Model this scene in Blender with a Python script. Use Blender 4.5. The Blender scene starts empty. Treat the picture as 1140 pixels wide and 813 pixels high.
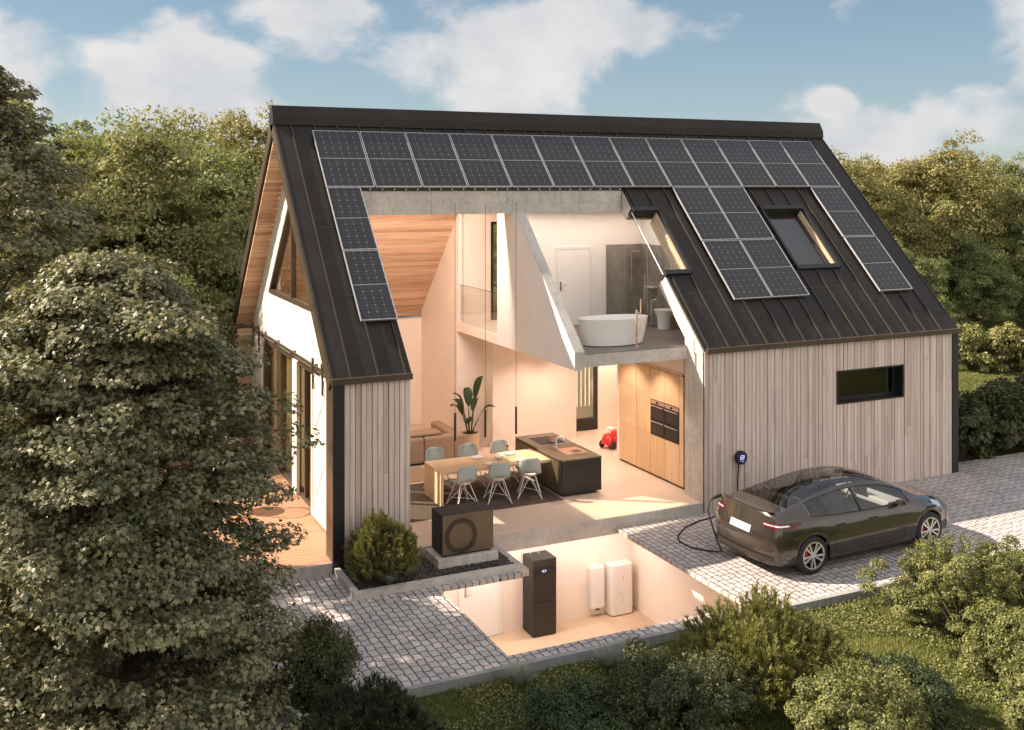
import bpy, math, random
import numpy as np
from mathutils import Vector, Matrix
random.seed(7); RNG = np.random.default_rng(11)
R = math.radians; PI = math.pi
scene = bpy.context.scene; COL = scene.collection

# ------------------------------------------------------------------ materials
def newmat(name):
    m = bpy.data.materials.new(name); m.use_nodes = True
    nt = m.node_tree; nt.nodes.clear()
    out = nt.nodes.new('ShaderNodeOutputMaterial')
    return m, nt, out
def N(nt, t, **kw):
    n = nt.nodes.new(t)
    for k, v in kw.items():
        if k.startswith('i_'): n.inputs[k[2:].replace('_', ' ')].default_value = v
        elif k.startswith('n_'): n.inputs[int(k[2:])].default_value = v
        else: setattr(n, k, v)
    return n
def L(nt, a, b): nt.links.new(a, b)
def coords(nt, scale=(1,1,1), rot=(0,0,0), src='Object'):
    tc = N(nt, 'ShaderNodeTexCoord'); mp = N(nt, 'ShaderNodeMapping')
    mp.inputs['Scale'].default_value = scale; mp.inputs['Rotation'].default_value = rot
    L(nt, tc.outputs[src], mp.inputs['Vector']); return mp.outputs['Vector']
def ramp(nt, fac, stops):
    r = N(nt, 'ShaderNodeValToRGB'); L(nt, fac, r.inputs[0])
    e = r.color_ramp.elements
    while len(e) < len(stops): e.new(0.5)
    for el, (p, c) in zip(e, stops):
        el.position = p; el.color = (*c, 1) if len(c) == 3 else c
    return r.outputs['Color']
def mixc(nt, fac, a, b, mode='MIX'):
    m = N(nt, 'ShaderNodeMix', data_type='RGBA', blend_type=mode)
    for sock, v in ((m.inputs[0], fac), (m.inputs[6], a), (m.inputs[7], b)):
        if isinstance(v, (int, float)): sock.default_value = v
        elif isinstance(v, tuple): sock.default_value = (*v, 1) if len(v) == 3 else v
        else: L(nt, v, sock)
    return m.outputs[2]
def math_(nt, op, a, b=0.0, c=None, clamp=False):
    m = N(nt, 'ShaderNodeMath', operation=op, use_clamp=clamp)
    for i, v in enumerate((a, b) if c is None else (a, b, c)):
        if isinstance(v, (int, float)): m.inputs[i].default_value = v
        else: L(nt, v, m.inputs[i])
    return m.outputs[0]
def noise(nt, vec, scale=5, detail=4, rough=.55, dist=0):
    n = N(nt, 'ShaderNodeTexNoise'); n.inputs['Scale'].default_value = scale; n.inputs['Detail'].default_value = detail
    n.inputs['Roughness'].default_value = rough; n.inputs['Distortion'].default_value = dist
    if vec is not None: L(nt, vec, n.inputs['Vector'])
    return n.outputs['Fac']
def bump(nt, h, strength=.3, dist=.01):
    b = N(nt, 'ShaderNodeBump'); b.inputs['Strength'].default_value = strength; b.inputs['Distance'].default_value = dist
    L(nt, h, b.inputs['Height']); return b.outputs['Normal']
def principled(nt, out, color, rough=.6, metal=0.0, normal=None, spec=.5, emit=None, estr=0, trans=0, alpha=1, coat=0):
    p = N(nt, 'ShaderNodeBsdfPrincipled')
    for s, v in (('Base Color', color), ('Roughness', rough), ('Metallic', metal)):
        if isinstance(v, (int, float)): p.inputs[s].default_value = v
        elif isinstance(v, tuple): p.inputs[s].default_value = (*v, 1)
        else: L(nt, v, p.inputs[s])
    p.inputs['Specular IOR Level'].default_value = spec
    p.inputs['Transmission Weight'].default_value = trans
    p.inputs['Coat Weight'].default_value = coat
    if coat: p.inputs['Coat Roughness'].default_value = .04
    if emit: p.inputs['Emission Color'].default_value = (*emit, 1); p.inputs['Emission Strength'].default_value = estr
    if normal: L(nt, normal, p.inputs['Normal'])
    L(nt, p.outputs[0], out.inputs[0]); return p
def M_plain(name, c, rough=.5, metal=0, var=.12, scale=6, bmp=.05, spec=.5, coat=0, stretch=(1,1,1)):
    m, nt, out = newmat(name); v = coords(nt, stretch)
    n = noise(nt, v, scale, 5)
    lo = tuple(x*(1-var) for x in c); hi = tuple(min(1, x*(1+var)) for x in c)
    col = ramp(nt, n, [(.3, lo), (.7, hi)])
    n2 = noise(nt, v, scale*9, 3)
    r = math_(nt, 'MULTIPLY_ADD', n, .16, rough-.08)
    principled(nt, out, col, r, metal, bump(nt, n2, bmp, .004) if bmp else None, spec, coat=coat)
    return m
def M_emit(name, c, s):
    m, nt, out = newmat(name); e = N(nt, 'ShaderNodeEmission'); e.inputs[0].default_value = (*c, 1); e.inputs[1].default_value = s
    L(nt, e.outputs[0], out.inputs[0]); return m
def attr(nt, name='rnd'):
    a = N(nt, 'ShaderNodeAttribute', attribute_name=name); return a.outputs['Fac']
def M_boards(name, stops, grain=(14, 14, .7), rough=.7, knot=.25, bmp=.25, dark=.55):
    """wood whose tone differs from board to board (rnd attribute) with a streaky grain along one axis"""
    m, nt, out = newmat(name); a = attr(nt)
    tc = N(nt, 'ShaderNodeTexCoord'); mp = N(nt, 'ShaderNodeMapping'); mp.inputs['Scale'].default_value = grain
    cmb = N(nt, 'ShaderNodeCombineXYZ'); L(nt, math_(nt, 'MULTIPLY', a, 37.), cmb.inputs[0]); L(nt, math_(nt, 'MULTIPLY', a, 91.), cmb.inputs[1]); L(nt, math_(nt, 'MULTIPLY', a, 53.), cmb.inputs[2])
    va = N(nt, 'ShaderNodeVectorMath', operation='ADD'); L(nt, tc.outputs['Object'], va.inputs[0]); L(nt, cmb.outputs[0], va.inputs[1])
    L(nt, va.outputs[0], mp.inputs[0]); v = mp.outputs[0]
    n1 = noise(nt, v, 1.6, 6, .62, .4); n2 = noise(nt, v, 7, 3, .6)
    base = ramp(nt, a, stops)
    col = mixc(nt, 1.0, base, ramp(nt, n1, [(.25, (dark,)*3), (.5, (.97,)*3), (.8, (1.12, 1.1, 1.08))]), 'MULTIPLY')
    kn = N(nt, 'ShaderNodeTexVoronoi'); kn.inputs['Scale'].default_value = .55; L(nt, v, kn.inputs['Vector'])
    kf = math_(nt, 'LESS_THAN', kn.outputs['Distance'], .10)
    col = mixc(nt, math_(nt, 'MULTIPLY', kf, knot), col, (.12, .07, .04))
    principled(nt, out, col, rough, 0, bump(nt, n2, bmp, .004), .35); return m
def M_concrete(name, c=(.58, .54, .495), seams=None):
    m, nt, out = newmat(name); v = coords(nt)
    n1 = noise(nt, v, 1.4, 6, .6); n2 = noise(nt, coords(nt, (9, 9, .9)), 1.5, 5, .65); n3 = noise(nt, v, 60, 2)
    n4 = noise(nt, v, 11, 4, .7)
    col = ramp(nt, n1, [(.3, tuple(x*.8 for x in c)), (.7, tuple(x*1.12 for x in c))])
    col = mixc(nt, .45, col, mixc(nt, 1.0, col, ramp(nt, n2, [(.30, (.42,)*3), (.44, (1,)*3)]), 'MULTIPLY'))
    col = mixc(nt, 1.0, col, ramp(nt, n4, [(.3, (.8,)*3), (.55, (1,)*3)]), 'MULTIPLY')
    principled(nt, out, col, .85, 0, bump(nt, math_(nt, 'ADD', n3, n4), .25, .004), .3); return m
def M_glass(name, tint=(.93, .95, .93), gloss=.0, ior=1.5, base=.06):
    m, nt, out = newmat(name)
    t = N(nt, 'ShaderNodeBsdfTransparent'); t.inputs[0].default_value = (*tint, 1)
    g = N(nt, 'ShaderNodeBsdfGlossy'); g.inputs['Roughness'].default_value = gloss
    f = N(nt, 'ShaderNodeLayerWeight')      # Schlick reflection, the same from both sides of the pane
    r0 = ((ior-1)/(ior+1))**2+base; fr = math_(nt, 'MULTIPLY_ADD', math_(nt, 'POWER', f.outputs['Facing'], 5.0), 1-r0, r0, clamp=True)
    mx = N(nt, 'ShaderNodeMixShader'); L(nt, fr, mx.inputs[0]); L(nt, t.outputs[0], mx.inputs[1]); L(nt, g.outputs[0], mx.inputs[2])
    L(nt, mx.outputs[0], out.inputs[0]); return m
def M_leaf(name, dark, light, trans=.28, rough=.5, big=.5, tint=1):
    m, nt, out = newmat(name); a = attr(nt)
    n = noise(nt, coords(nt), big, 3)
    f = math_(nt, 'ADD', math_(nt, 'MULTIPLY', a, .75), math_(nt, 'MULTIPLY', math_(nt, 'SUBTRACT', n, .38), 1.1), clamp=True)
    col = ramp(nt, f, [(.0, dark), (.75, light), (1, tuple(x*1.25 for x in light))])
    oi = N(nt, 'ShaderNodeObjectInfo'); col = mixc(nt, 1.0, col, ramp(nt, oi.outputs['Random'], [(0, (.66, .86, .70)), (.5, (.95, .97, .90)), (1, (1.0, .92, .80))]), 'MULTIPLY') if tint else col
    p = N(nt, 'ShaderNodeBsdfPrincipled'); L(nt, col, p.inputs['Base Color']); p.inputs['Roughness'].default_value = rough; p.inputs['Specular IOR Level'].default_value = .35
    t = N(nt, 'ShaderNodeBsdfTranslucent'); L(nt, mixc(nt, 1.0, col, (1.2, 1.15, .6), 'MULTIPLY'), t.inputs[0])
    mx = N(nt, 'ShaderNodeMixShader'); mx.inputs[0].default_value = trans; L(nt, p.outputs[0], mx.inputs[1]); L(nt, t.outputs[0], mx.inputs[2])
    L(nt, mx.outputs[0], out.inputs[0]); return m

MAT = {}
MAT['clad'] = M_boards('larch_cladding', [(0, (.55, .44, .385)), (.35, (.67, .55, .485)), (.7, (.75, .63, .565)), (1, (.62, .52, .47))], (16, 16, .55), .8, .35, .3, .62)
MAT['gableclad'] = M_boards('pale_gable_boards', [(0, (.68, .62, .53)), (1, (.78, .73, .65))], (12, 12, .5), .75, .1, .15, .85)
MAT['soffit'] = M_boards('warm_larch_ceiling', [(0, (.50, .30, .19)), (.4, (.70, .46, .31)), (.7, (.80, .57, .40)), (1, (.58, .37, .24))], (.6, 12, 12), .6, .3, .2, .6)
MAT['deck'] = M_boards('terrace_boards', [(0, (.37, .20, .12)), (.5, (.47, .265, .165)), (1, (.41, .23, .14))], (.5, 14, 14), .6, .1, .2, .7)
MAT['oak'] = M_boards('oak_veneer', [(0, (.66, .44, .25)), (.5, (.78, .56, .34)), (1, (.71, .48, .28))], (9, 9, .8), .45, .05, .06, .78)
MAT['tablewood'] = M_boards('pale_table_wood', [(0, (.66, .47, .30)), (1, (.74, .54, .35))], (.7, 7, 7), .45, .05, .05, .85)
MAT['concrete'] = M_concrete('board_cast_concrete')
MAT['concrete2'] = M_concrete('pale_concrete', (.64, .59, .53))
MAT['plaster'] = M_plain('warm_plaster', (.88, .775, .69), .85, 0, .03, 2, .08, .2)
MAT['plaster_cool'] = M_plain('white_plaster', (.88, .85, .81), .85, 0, .03, 2, .08, .2)
MAT['floor'] = M_plain('sand_coloured_screed', (.66, .53, .425), .32, 0, .08, 1.3, .02, .45)
MAT['bathfloor'] = M_plain('grey_bath_floor', (.22, .19, .17), .5, 0, .2, 3, .05)
MAT['pitfloor'] = M_boards('basement_floor', [(0, (.62, .45, .31)), (1, (.72, .55, .39))], (1.2, 1.2, 1.2), .6, .0, .1, .8)
MAT['black'] = M_plain('black_coated_metal', (.014, .014, .014), .45, 0, .15, 4, .03)
MAT['brownmetal'] = M_plain('bronze_brown_metal', (.085, .062, .042), .4, .35, .12, 4, .03)
MAT['bronze'] = M_plain('bronze_lacquer', (.16, .125, .086), .38, .45, .10, 3, .02)
MAT['bronze_dark'] = M_plain('dark_bronze_lacquer', (.030, .026, .022), .38, .1, .10, 3, .02)
MAT['white'] = M_plain('white_enamel', (.82, .80, .77), .3, 0, .02, 3, .0)
MAT['whitematt'] = M_plain('white_lacquer', (.88, .86, .83), .5, 0, .02, 3, .02)
MAT['silver'] = M_plain('anodised_aluminium', (.58, .58, .59), .35, .5, .04, 5, .0)
MAT['chrome'] = M_plain('chrome', (.75, .73, .70), .15, 1, .02, 5, .0)
MAT['copper'] = M_plain('brushed_copper', (.72, .50, .38), .3, .7, .05, 5, .0)
MAT['glass'] = M_glass('window_glass', (.90, .92, .88), 0, 1.5, .03)
MAT['smoke'] = M_glass('smoked_glass', (.22, .20, .17), .02, 1.5, .03)
MAT['clearglass'] = M_glass('clear_glass', (.95, .97, .96), 0, 1.45, .0)
MAT['carglass'] = M_glass('car_glass', (.55, .57, .56), 0, 1.55, .06)
MAT['rooflight_glass'] = M_glass('rooflight_glass', (.50, .50, .50), .05, 1.5, .10)
MAT['rubber'] = M_plain('black_rubber', (.02, .02, .02), .7, 0, .1, 8, .05)
MAT['red'] = M_plain('red_plastic', (.62, .03, .02), .3, 0, .05, 5, 0)
MAT['pot'] = M_plain('sand_pot', (.60, .45, .31), .7, 0, .06, 6, .1)
MAT['soil'] = M_plain('dark_soil', (.05, .035, .025), .95, 0, .3, 20, .5)
MAT['sofa'] = M_plain('tan_upholstery', (.36, .26, .185), .85, 0, .08, 20, .2, .2)
MAT['chairshell'] = M_plain('grey_green_shell', (.38, .43, .42), .4, 0, .03, 4, 0)
MAT['cream'] = M_plain('cream_pad', (.72, .66, .55), .8, 0, .05, 20, .1)
MAT['rug'] = M_plain('grey_brown_rug', (.115, .088, .072), .95, 0, .3, 30, .5, .1)
MAT['tile'] = None
MAT['curtain'] = M_leaf('linen_curtain', (.66, .54, .38), (.80, .68, .50), .35, .9, 2, tint=0)
MAT['navy'] = M_plain('navy_plastic', (.03, .03, .14), .35, 0, .1, 5, 0)
MAT['lilac'] = M_emit('status_light', (.75, .72, 1.0), 1.0)
MAT['lamp'] = M_emit('warm_lamp_diffuser', (1, .78, .60), 8)
MAT['bark'] = M_plain('bark', (.10, .075, .055), .9, 0, .35, 12, .6, .2, stretch=(1, 1, .25))
MAT['gravel'] = M_boards('slate_chippings', [(0, (.035, .03, .028)), (.6, (.07, .062, .057)), (1, (.14, .12, .11))], (8, 8, 8), .7, 0, .2, .7)
MAT['kerb'] = M_concrete('grey_kerb', (.33, .33, .325))
MAT['water'] = M_glass('bottle_glass', (.85, .93, .88), 0, 1.45, .03)

def roof_metal():
    m, nt, out = newmat('anthracite_standing_seam'); v = coords(nt)
    n1 = noise(nt, v, .9, 5, .6); n2 = noise(nt, v, 7, 3)
    f = math_(nt, 'ADD', math_(nt, 'MULTIPLY', n1, .7), math_(nt, 'MULTIPLY', n2, .3))
    col = ramp(nt, f, [(.35, (.017, .0142, .0125)), (.65, (.034, .028, .024))])
    principled(nt, out, col, math_(nt, 'MULTIPLY_ADD', n1, .3, .38), .0, bump(nt, n1, .15, .02), .28); return m
MAT['roof'] = roof_metal()
MAT['seam'] = M_plain('seam_metal', (.048, .038, .031), .4, .1, .15, 3, 0)
def tile_mat():
    m, nt, out = newmat('grey_wall_tiles'); v = coords(nt, (1, 1, 1), (R(90), 0, 0))
    tc = N(nt, 'ShaderNodeTexCoord'); sx = N(nt, 'ShaderNodeSeparateXYZ'); L(nt, tc.outputs['Object'], sx.inputs[0])
    h = math_(nt, 'ADD', sx.outputs[0], sx.outputs[1]); cb = N(nt, 'ShaderNodeCombineXYZ'); L(nt, h, cb.inputs[0]); L(nt, sx.outputs[2], cb.inputs[1])
    b = N(nt, 'ShaderNodeTexBrick', offset=0.0); L(nt, cb.outputs[0], b.inputs['Vector'])
    b.inputs['Scale'].default_value = 1; b.inputs['Brick Width'].default_value = .75; b.inputs['Row Height'].default_value = .38; b.inputs['Mortar Size'].default_value = .006
    b.inputs['Color1'].default_value = (.29, .25, .215, 1); b.inputs['Color2'].default_value = (.34, .30, .26, 1); b.inputs['Mortar'].default_value = (.32, .29, .26, 1)
    n = noise(nt, tc.outputs['Object'], 5, 5)
    col = mixc(nt, 1.0, b.outputs['Color'], ramp(nt, n, [(.3, (.7,)*3), (.7, (1.1,)*3)]), 'MULTIPLY')
    principled(nt, out, col, .35, 0); return m
MAT['tile'] = tile_mat()
def paver_mat():
    m, nt, out = newmat('grey_pavers'); tc = N(nt, 'ShaderNodeTexCoord')
    nz = N(nt, 'ShaderNodeTexNoise'); nz.inputs['Scale'].default_value = 6.5; nz.inputs['Detail'].default_value = 1; L(nt, tc.outputs['Object'], nz.inputs['Vector'])
    sb = N(nt, 'ShaderNodeVectorMath', operation='SUBTRACT'); L(nt, nz.outputs['Color'], sb.inputs[0]); sb.inputs[1].default_value = (.5,)*3
    sc = N(nt, 'ShaderNodeVectorMath', operation='SCALE'); L(nt, sb.outputs[0], sc.inputs[0]); sc.inputs['Scale'].default_value = .07
    ad = N(nt, 'ShaderNodeVectorMath', operation='ADD'); L(nt, tc.outputs['Object'], ad.inputs[0]); L(nt, sc.outputs[0], ad.inputs[1])
    mp = N(nt, 'ShaderNodeMapping'); mp.inputs['Rotation'].default_value = (0, 0, R(90)); L(nt, ad.outputs[0], mp.inputs[0])
    def brick(mort, smooth, c1, c2, mc):
        b = N(nt, 'ShaderNodeTexBrick', offset=.22, offset_frequency=2); L(nt, mp.outputs[0], b.inputs['Vector'])
        for k, v in (('Scale', 1), ('Brick Width', .185), ('Row Height', .132), ('Mortar Size', mort), ('Mortar Smooth', smooth), ('Bias', 0)): b.inputs[k].default_value = v
        b.inputs['Color1'].default_value = (*c1, 1); b.inputs['Color2'].default_value = (*c2, 1); b.inputs['Mortar'].default_value = (*mc, 1); return b
    b = brick(.0085, .25, (.47, .43, .415), (.62, .57, .55), (.06, .05, .045))
    n = noise(nt, tc.outputs['Object'], 1.1, 5); n2 = noise(nt, tc.outputs['Object'], 45, 3)
    col = mixc(nt, 1.0, b.outputs['Color'], ramp(nt, n, [(.3, (.82, .80, .80)), (.7, (1.08, 1.06, 1.04))]), 'MULTIPLY')
    col = mixc(nt, 1.0, col, ramp(nt, n2, [(.3, (.86,)*3), (.6, (1.03,)*3)]), 'MULTIPLY')
    h = math_(nt, 'ADD', math_(nt, 'SUBTRACT', 1.0, brick(.02, 1., (0,)*3, (0,)*3, (1,)*3).outputs['Fac']), math_(nt, 'MULTIPLY', n2, .12))
    principled(nt, out, col, .8, 0, bump(nt, h, .9, .012), .35); return m
MAT['paver'] = paver_mat()
def panel_mat():
    m, nt, out = newmat('solar_cells'); tc = N(nt, 'ShaderNodeTexCoord'); sx = N(nt, 'ShaderNodeSeparateXYZ'); L(nt, tc.outputs['Object'], sx.inputs[0])
    cw, ch = 1.0/6, 1.64/20
    def line(s, off, pitch, w):
        f = math_(nt, 'FRACT', math_(nt, 'DIVIDE', math_(nt, 'SUBTRACT', s, off), pitch))
        d = math_(nt, 'ABSOLUTE', math_(nt, 'SUBTRACT', f, .5)); return math_(nt, 'GREATER_THAN', d, .5-w/pitch/2), d
    lx, dx = line(sx.outputs[0], .02, cw, .005); ly, dy = line(sx.outputs[1], .02, ch, .004)
    bx, _ = line(sx.outputs[0], .02, cw/5, .0018)
    # bright diamonds where every second row of cells meets
    _, dy2 = line(sx.outputs[1], .02, ch*2, .004)
    ex = math_(nt, 'MULTIPLY', math_(nt, 'SUBTRACT', .5, dx), cw); ey = math_(nt, 'MULTIPLY', math_(nt, 'SUBTRACT', .5, dy2), ch*2)
    dia = math_(nt, 'LESS_THAN', math_(nt, 'ADD', ex, ey), .0145)
    mid = math_(nt, 'LESS_THAN', math_(nt, 'ABSOLUTE', math_(nt, 'SUBTRACT', sx.outputs[1], .84)), .007)
    n = noise(nt, tc.outputs['Object'], 3, 3)
    col = ramp(nt, n, [(.3, (.016, .016, .018)), (.7, (.024, .024, .027))])
    col = mixc(nt, math_(nt, 'MULTIPLY', bx, .35), col, (.11, .11, .12))
    col = mixc(nt, math_(nt, 'MULTIPLY', ly, .6), col, (.10, .10, .11))
    col = mixc(nt, math_(nt, 'MULTIPLY', lx, .7), col, (.15, .15, .155))
    col = mixc(nt, dia, col, (.32, .32, .32)); col = mixc(nt, mid, col, (.34, .34, .35))
    principled(nt, out, col, .28, 0, None, .55); return m
MAT['cells'] = panel_mat()
def grass_ground():
    m, nt, out = newmat('lawn_soil'); v = coords(nt)
    n1 = noise(nt, v, .25, 4); n2 = noise(nt, v, 9, 5, .7); n3 = noise(nt, v, 60, 2)
    col = ramp(nt, n1, [(.35, (.070, .092, .028)), (.65, (.155, .16, .055))])
    col = mixc(nt, 1.0, col, ramp(nt, n2, [(.3, (.45, .5, .45)), (.65, (1.15, 1.1, 1.0))]), 'MULTIPLY')
    principled(nt, out, col, .95, 0, bump(nt, math_(nt, 'ADD', n2, n3), .8, .05), .1); return m
MAT['ground'] = grass_ground()
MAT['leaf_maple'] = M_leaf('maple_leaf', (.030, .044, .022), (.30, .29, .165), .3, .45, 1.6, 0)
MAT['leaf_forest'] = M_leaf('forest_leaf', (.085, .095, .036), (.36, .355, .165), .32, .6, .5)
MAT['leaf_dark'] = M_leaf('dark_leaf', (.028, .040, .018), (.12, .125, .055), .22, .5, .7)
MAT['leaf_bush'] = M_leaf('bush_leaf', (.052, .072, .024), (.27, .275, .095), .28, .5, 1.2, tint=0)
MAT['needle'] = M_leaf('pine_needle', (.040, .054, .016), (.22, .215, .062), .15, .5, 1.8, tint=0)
MAT['needle_dark'] = M_leaf('dark_needle', (.014, .022, .012), (.052, .064, .030), .15, .5, 1.5, tint=0)
MAT['blade'] = M_leaf('grass_blade', (.060, .092, .024), (.24, .255, .075), .25, .6, .6, tint=0)
MAT['bluegrass'] = M_leaf('blue_fescue', (.18, .20, .18), (.50, .50, .46), .2, .6, 3, tint=0)
MAT['houseplant'] = M_leaf('houseplant_leaf', (.012, .035, .016), (.045, .085, .035), .12, .35, 3, tint=0)
def carpaint():
    m, nt, out = newmat('grey_brown_car_paint'); v = coords(nt); n = noise(nt, v, 900, 1)
    col = ramp(nt, n, [(.3, (.044, .037, .031)), (.7, (.062, .053, .045))])
    principled(nt, out, col, .24, .5, None, .5, coat=1.0); return m
MAT['paint'] = carpaint()
MAT['headlamp'] = M_plain('lamp_chrome', (.75, .75, .78), .15, .6, .03, 5, 0)
MAT['redlens'] = M_plain('red_lens', (.10, .008, .008), .15, 0, .05, 5, 0)
MAT['alloy'] = M_plain('silver_alloy', (.70, .70, .72), .25, .8, .04, 5, 0)

# ------------------------------------------------------------------ object helpers
ORG = {}
def tag(o, label=None, cat=None, group=None, kind=None):
    if label: o['label'] = label
    if cat: o['category'] = cat
    if group: o['group'] = group
    if kind: o['kind'] = kind
    return o
def empty(name, loc, label=None, cat=None, group=None, rot=(0, 0, 0)):
    o = bpy.data.objects.new(name, None); COL.objects.link(o); o.location = loc; o.rotation_euler = rot
    o.empty_display_size = .2; ORG[o.name] = Vector(loc) if not any(rot) else None
    return tag(o, label, cat, group)
def children(o): return [c for c in COL.objects if c.parent == o]
def copy_tree(o, loc=None, rotz=None, label=None, group=None, parent=None):
    c = o.copy(); COL.objects.link(c); c.parent = parent
    if loc is not None: c.location = loc
    if rotz is not None: c.rotation_euler.z = rotz
    if label: c['label'] = label
    if group: c['group'] = group
    for ch in children(o): copy_tree(ch, parent=c)
    return c
class MB:
    def __init__(s): s.v = []; s.f = []; s.m = []; s.r = []
    def add(s, vs, fs, mat=0, rnd=None):
        b = len(s.v); s.v += [tuple(p) for p in vs]; r = random.random() if rnd is None else rnd
        for f in fs: s.f.append([i+b for i in f]); s.m.append(mat); s.r.append(r)
        return s
    def box(s, x0, y0, z0, x1, y1, z1, mat=0, rnd=None):
        vs = [(x, y, z) for x in (x0, x1) for y in (y0, y1) for z in (z0, z1)]
        return s.add(vs, [(0,1,3,2), (4,6,7,5), (0,4,5,1), (2,3,7,6), (0,2,6,4), (1,5,7,3)], mat, rnd)
    def hexa(s, vs, mat=0, rnd=None):   # bottom ring of 4, then top ring of 4
        return s.add(vs, [(3,2,1,0), (4,5,6,7), (0,1,5,4), (1,2,6,5), (2,3,7,6), (3,0,4,7)], mat, rnd)
    def prism(s, poly, axis, a, b, mat=0, rnd=None):
        n = len(poly)
        def P(p, t): return {'x': (t, p[0], p[1]), 'y': (p[0], t, p[1]), 'z': (p[0], p[1], t)}[axis]
        vs = [P(p, a) for p in poly]+[P(p, b) for p in poly]
        fs = [tuple(range(n))[::-1], tuple(range(n, 2*n))]+[(i, (i+1) % n, n+(i+1) % n, n+i) for i in range(n)]
        return s.add(vs, fs, mat, rnd)
    def tube(s, pts, r, n=8, mat=0, rnd=None, cap=True):
        pts = [Vector(p) for p in pts]; rs = r if isinstance(r, (list, tuple)) else [r]*len(pts); vs = []; fs = []
        up = None
        for i, p in enumerate(pts):
            d = (pts[min(i+1, len(pts)-1)]-pts[max(i-1, 0)]).normalized()
            if up is None: up = Vector((0, 0, 1)) if abs(d.z) < .9 else Vector((1, 0, 0))
            a = d.cross(up).normalized(); b = a.cross(d).normalized(); up = b
            for k in range(n):
                t = 2*PI*k/n; vs.append(p+(a*math.cos(t)+b*math.sin(t))*rs[i])
        for i in range(len(pts)-1):
            for k in range(n): fs.append((i*n+k, i*n+(k+1) % n, (i+1)*n+(k+1) % n, (i+1)*n+k))
        if cap: fs += [tuple(range(n)), tuple(range((len(pts)-1)*n, len(pts)*n))[::-1]]
        return s.add(vs, fs, mat, rnd)
    def lathe(s, prof, c=(0, 0, 0), n=24, mat=0, axis='z', sx=1, sy=1, cap=True):
        vs = []; fs = []
        for (r, h) in prof:
            for k in range(n):
                t = 2*PI*k/n; a, b = r*math.cos(t)*sx, r*math.sin(t)*sy
                p = {'z': (a, b, h), 'y': (a, h, b), 'x': (h, a, b)}[axis]; vs.append((c[0]+p[0], c[1]+p[1], c[2]+p[2]))
        for i in range(len(prof)-1):
            for k in range(n): fs.append((i*n+k, i*n+(k+1) % n, (i+1)*n+(k+1) % n, (i+1)*n+k))
        if cap: fs += [tuple(range(n))[::-1], tuple(range((len(prof)-1)*n, len(prof)*n))]
        return s.add(vs, fs, mat)
    def build(s, name, mats, parent=None, smooth=False, bevel=0, label=None):
        off = Vector((0, 0, 0)); q = parent
        while q is not None:
            if ORG.get(q.name): off = ORG[q.name]
            q = q.parent
        me = bpy.data.meshes.new(name); me.from_pydata([(p[0]-off.x, p[1]-off.y, p[2]-off.z) for p in s.v], [], s.f)
        for mt in (mats if isinstance(mats, (list, tuple)) else [mats]): me.materials.append(mt)
        me.polygons.foreach_set('material_index', s.m)
        at = me.attributes.new('rnd', 'FLOAT', 'FACE'); at.data.foreach_set('value', s.r)
        if smooth: me.polygons.foreach_set('use_smooth', [True]*len(s.f))
        me.update(); o = bpy.data.objects.new(name, me); COL.objects.link(o); o.parent = parent
        if bevel:
            bv = o.modifiers.new('bevel', 'BEVEL'); bv.width = bevel; bv.segments = 2; bv.limit_method = 'ANGLE'; bv.angle_limit = R(40)
        if label: o['label'] = label
        if smooth:
            for p in me.polygons: pass
            es = o.modifiers.new('edges', 'EDGE_SPLIT'); es.split_angle = R(42)
        return o
def box(name, mats, parent, *a, bevel=0, **k):
    return MB().box(*a).build(name, mats, parent, bevel=bevel, **k)

# ------------------------------------------------------------------ camera, sun, sky
CX, CY, CZ, YAW, F, HY = -4.812, -17.498, 6.73, .438, 1147.36, 206.27
cam = bpy.data.cameras.new('camera'); co = bpy.data.objects.new('camera', cam); COL.objects.link(co)
co.location = (CX, CY, CZ); co.rotation_euler = (R(90), 0, -YAW)
cam.sensor_width = 36; cam.lens = F/1140*36; cam.shift_y = -(406.5-HY)/1140; cam.clip_end = 2000; cam.clip_start = .1
scene.camera = co
SD = Vector((-1.15, .756, 1.0)).normalized()           # towards the sun
sun = bpy.data.lights.new('sun', 'SUN'); sun.energy = 11.5; sun.angle = R(.6); sun.color = (1, .83, .67)
so = bpy.data.objects.new('sun', sun); COL.objects.link(so); so.location = (-20, 10, 30); so.rotation_euler = SD.to_track_quat('Z', 'Y').to_euler()
w = bpy.data.worlds.new('World'); scene.world = w; w.use_nodes = True; nt = w.node_tree; nt.nodes.clear()
wo = nt.nodes.new('ShaderNodeOutputWorld'); bg = nt.nodes.new('ShaderNodeBackground'); L(nt, bg.outputs[0], wo.inputs[0])
sky = nt.nodes.new('ShaderNodeTexSky'); sky.sky_type = 'NISHITA'; sky.sun_disc = False
sky.sun_elevation = math.asin(SD.z); sky.sun_rotation = math.atan2(SD.x, SD.y) % (2*PI)
sky.air_density = 1.0; sky.dust_density = .2; sky.ozone_density = 2.5
tc = N(nt, 'ShaderNodeTexCoord'); dirv = tc.outputs['Generated']
def pdir(px, py):
    u = (px-570)/F; v = -(py-HY)/F; s, c = math.sin(YAW), math.cos(YAW)
    return Vector((u*c+s, -u*s+c, v)).normalized()
total = None
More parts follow.
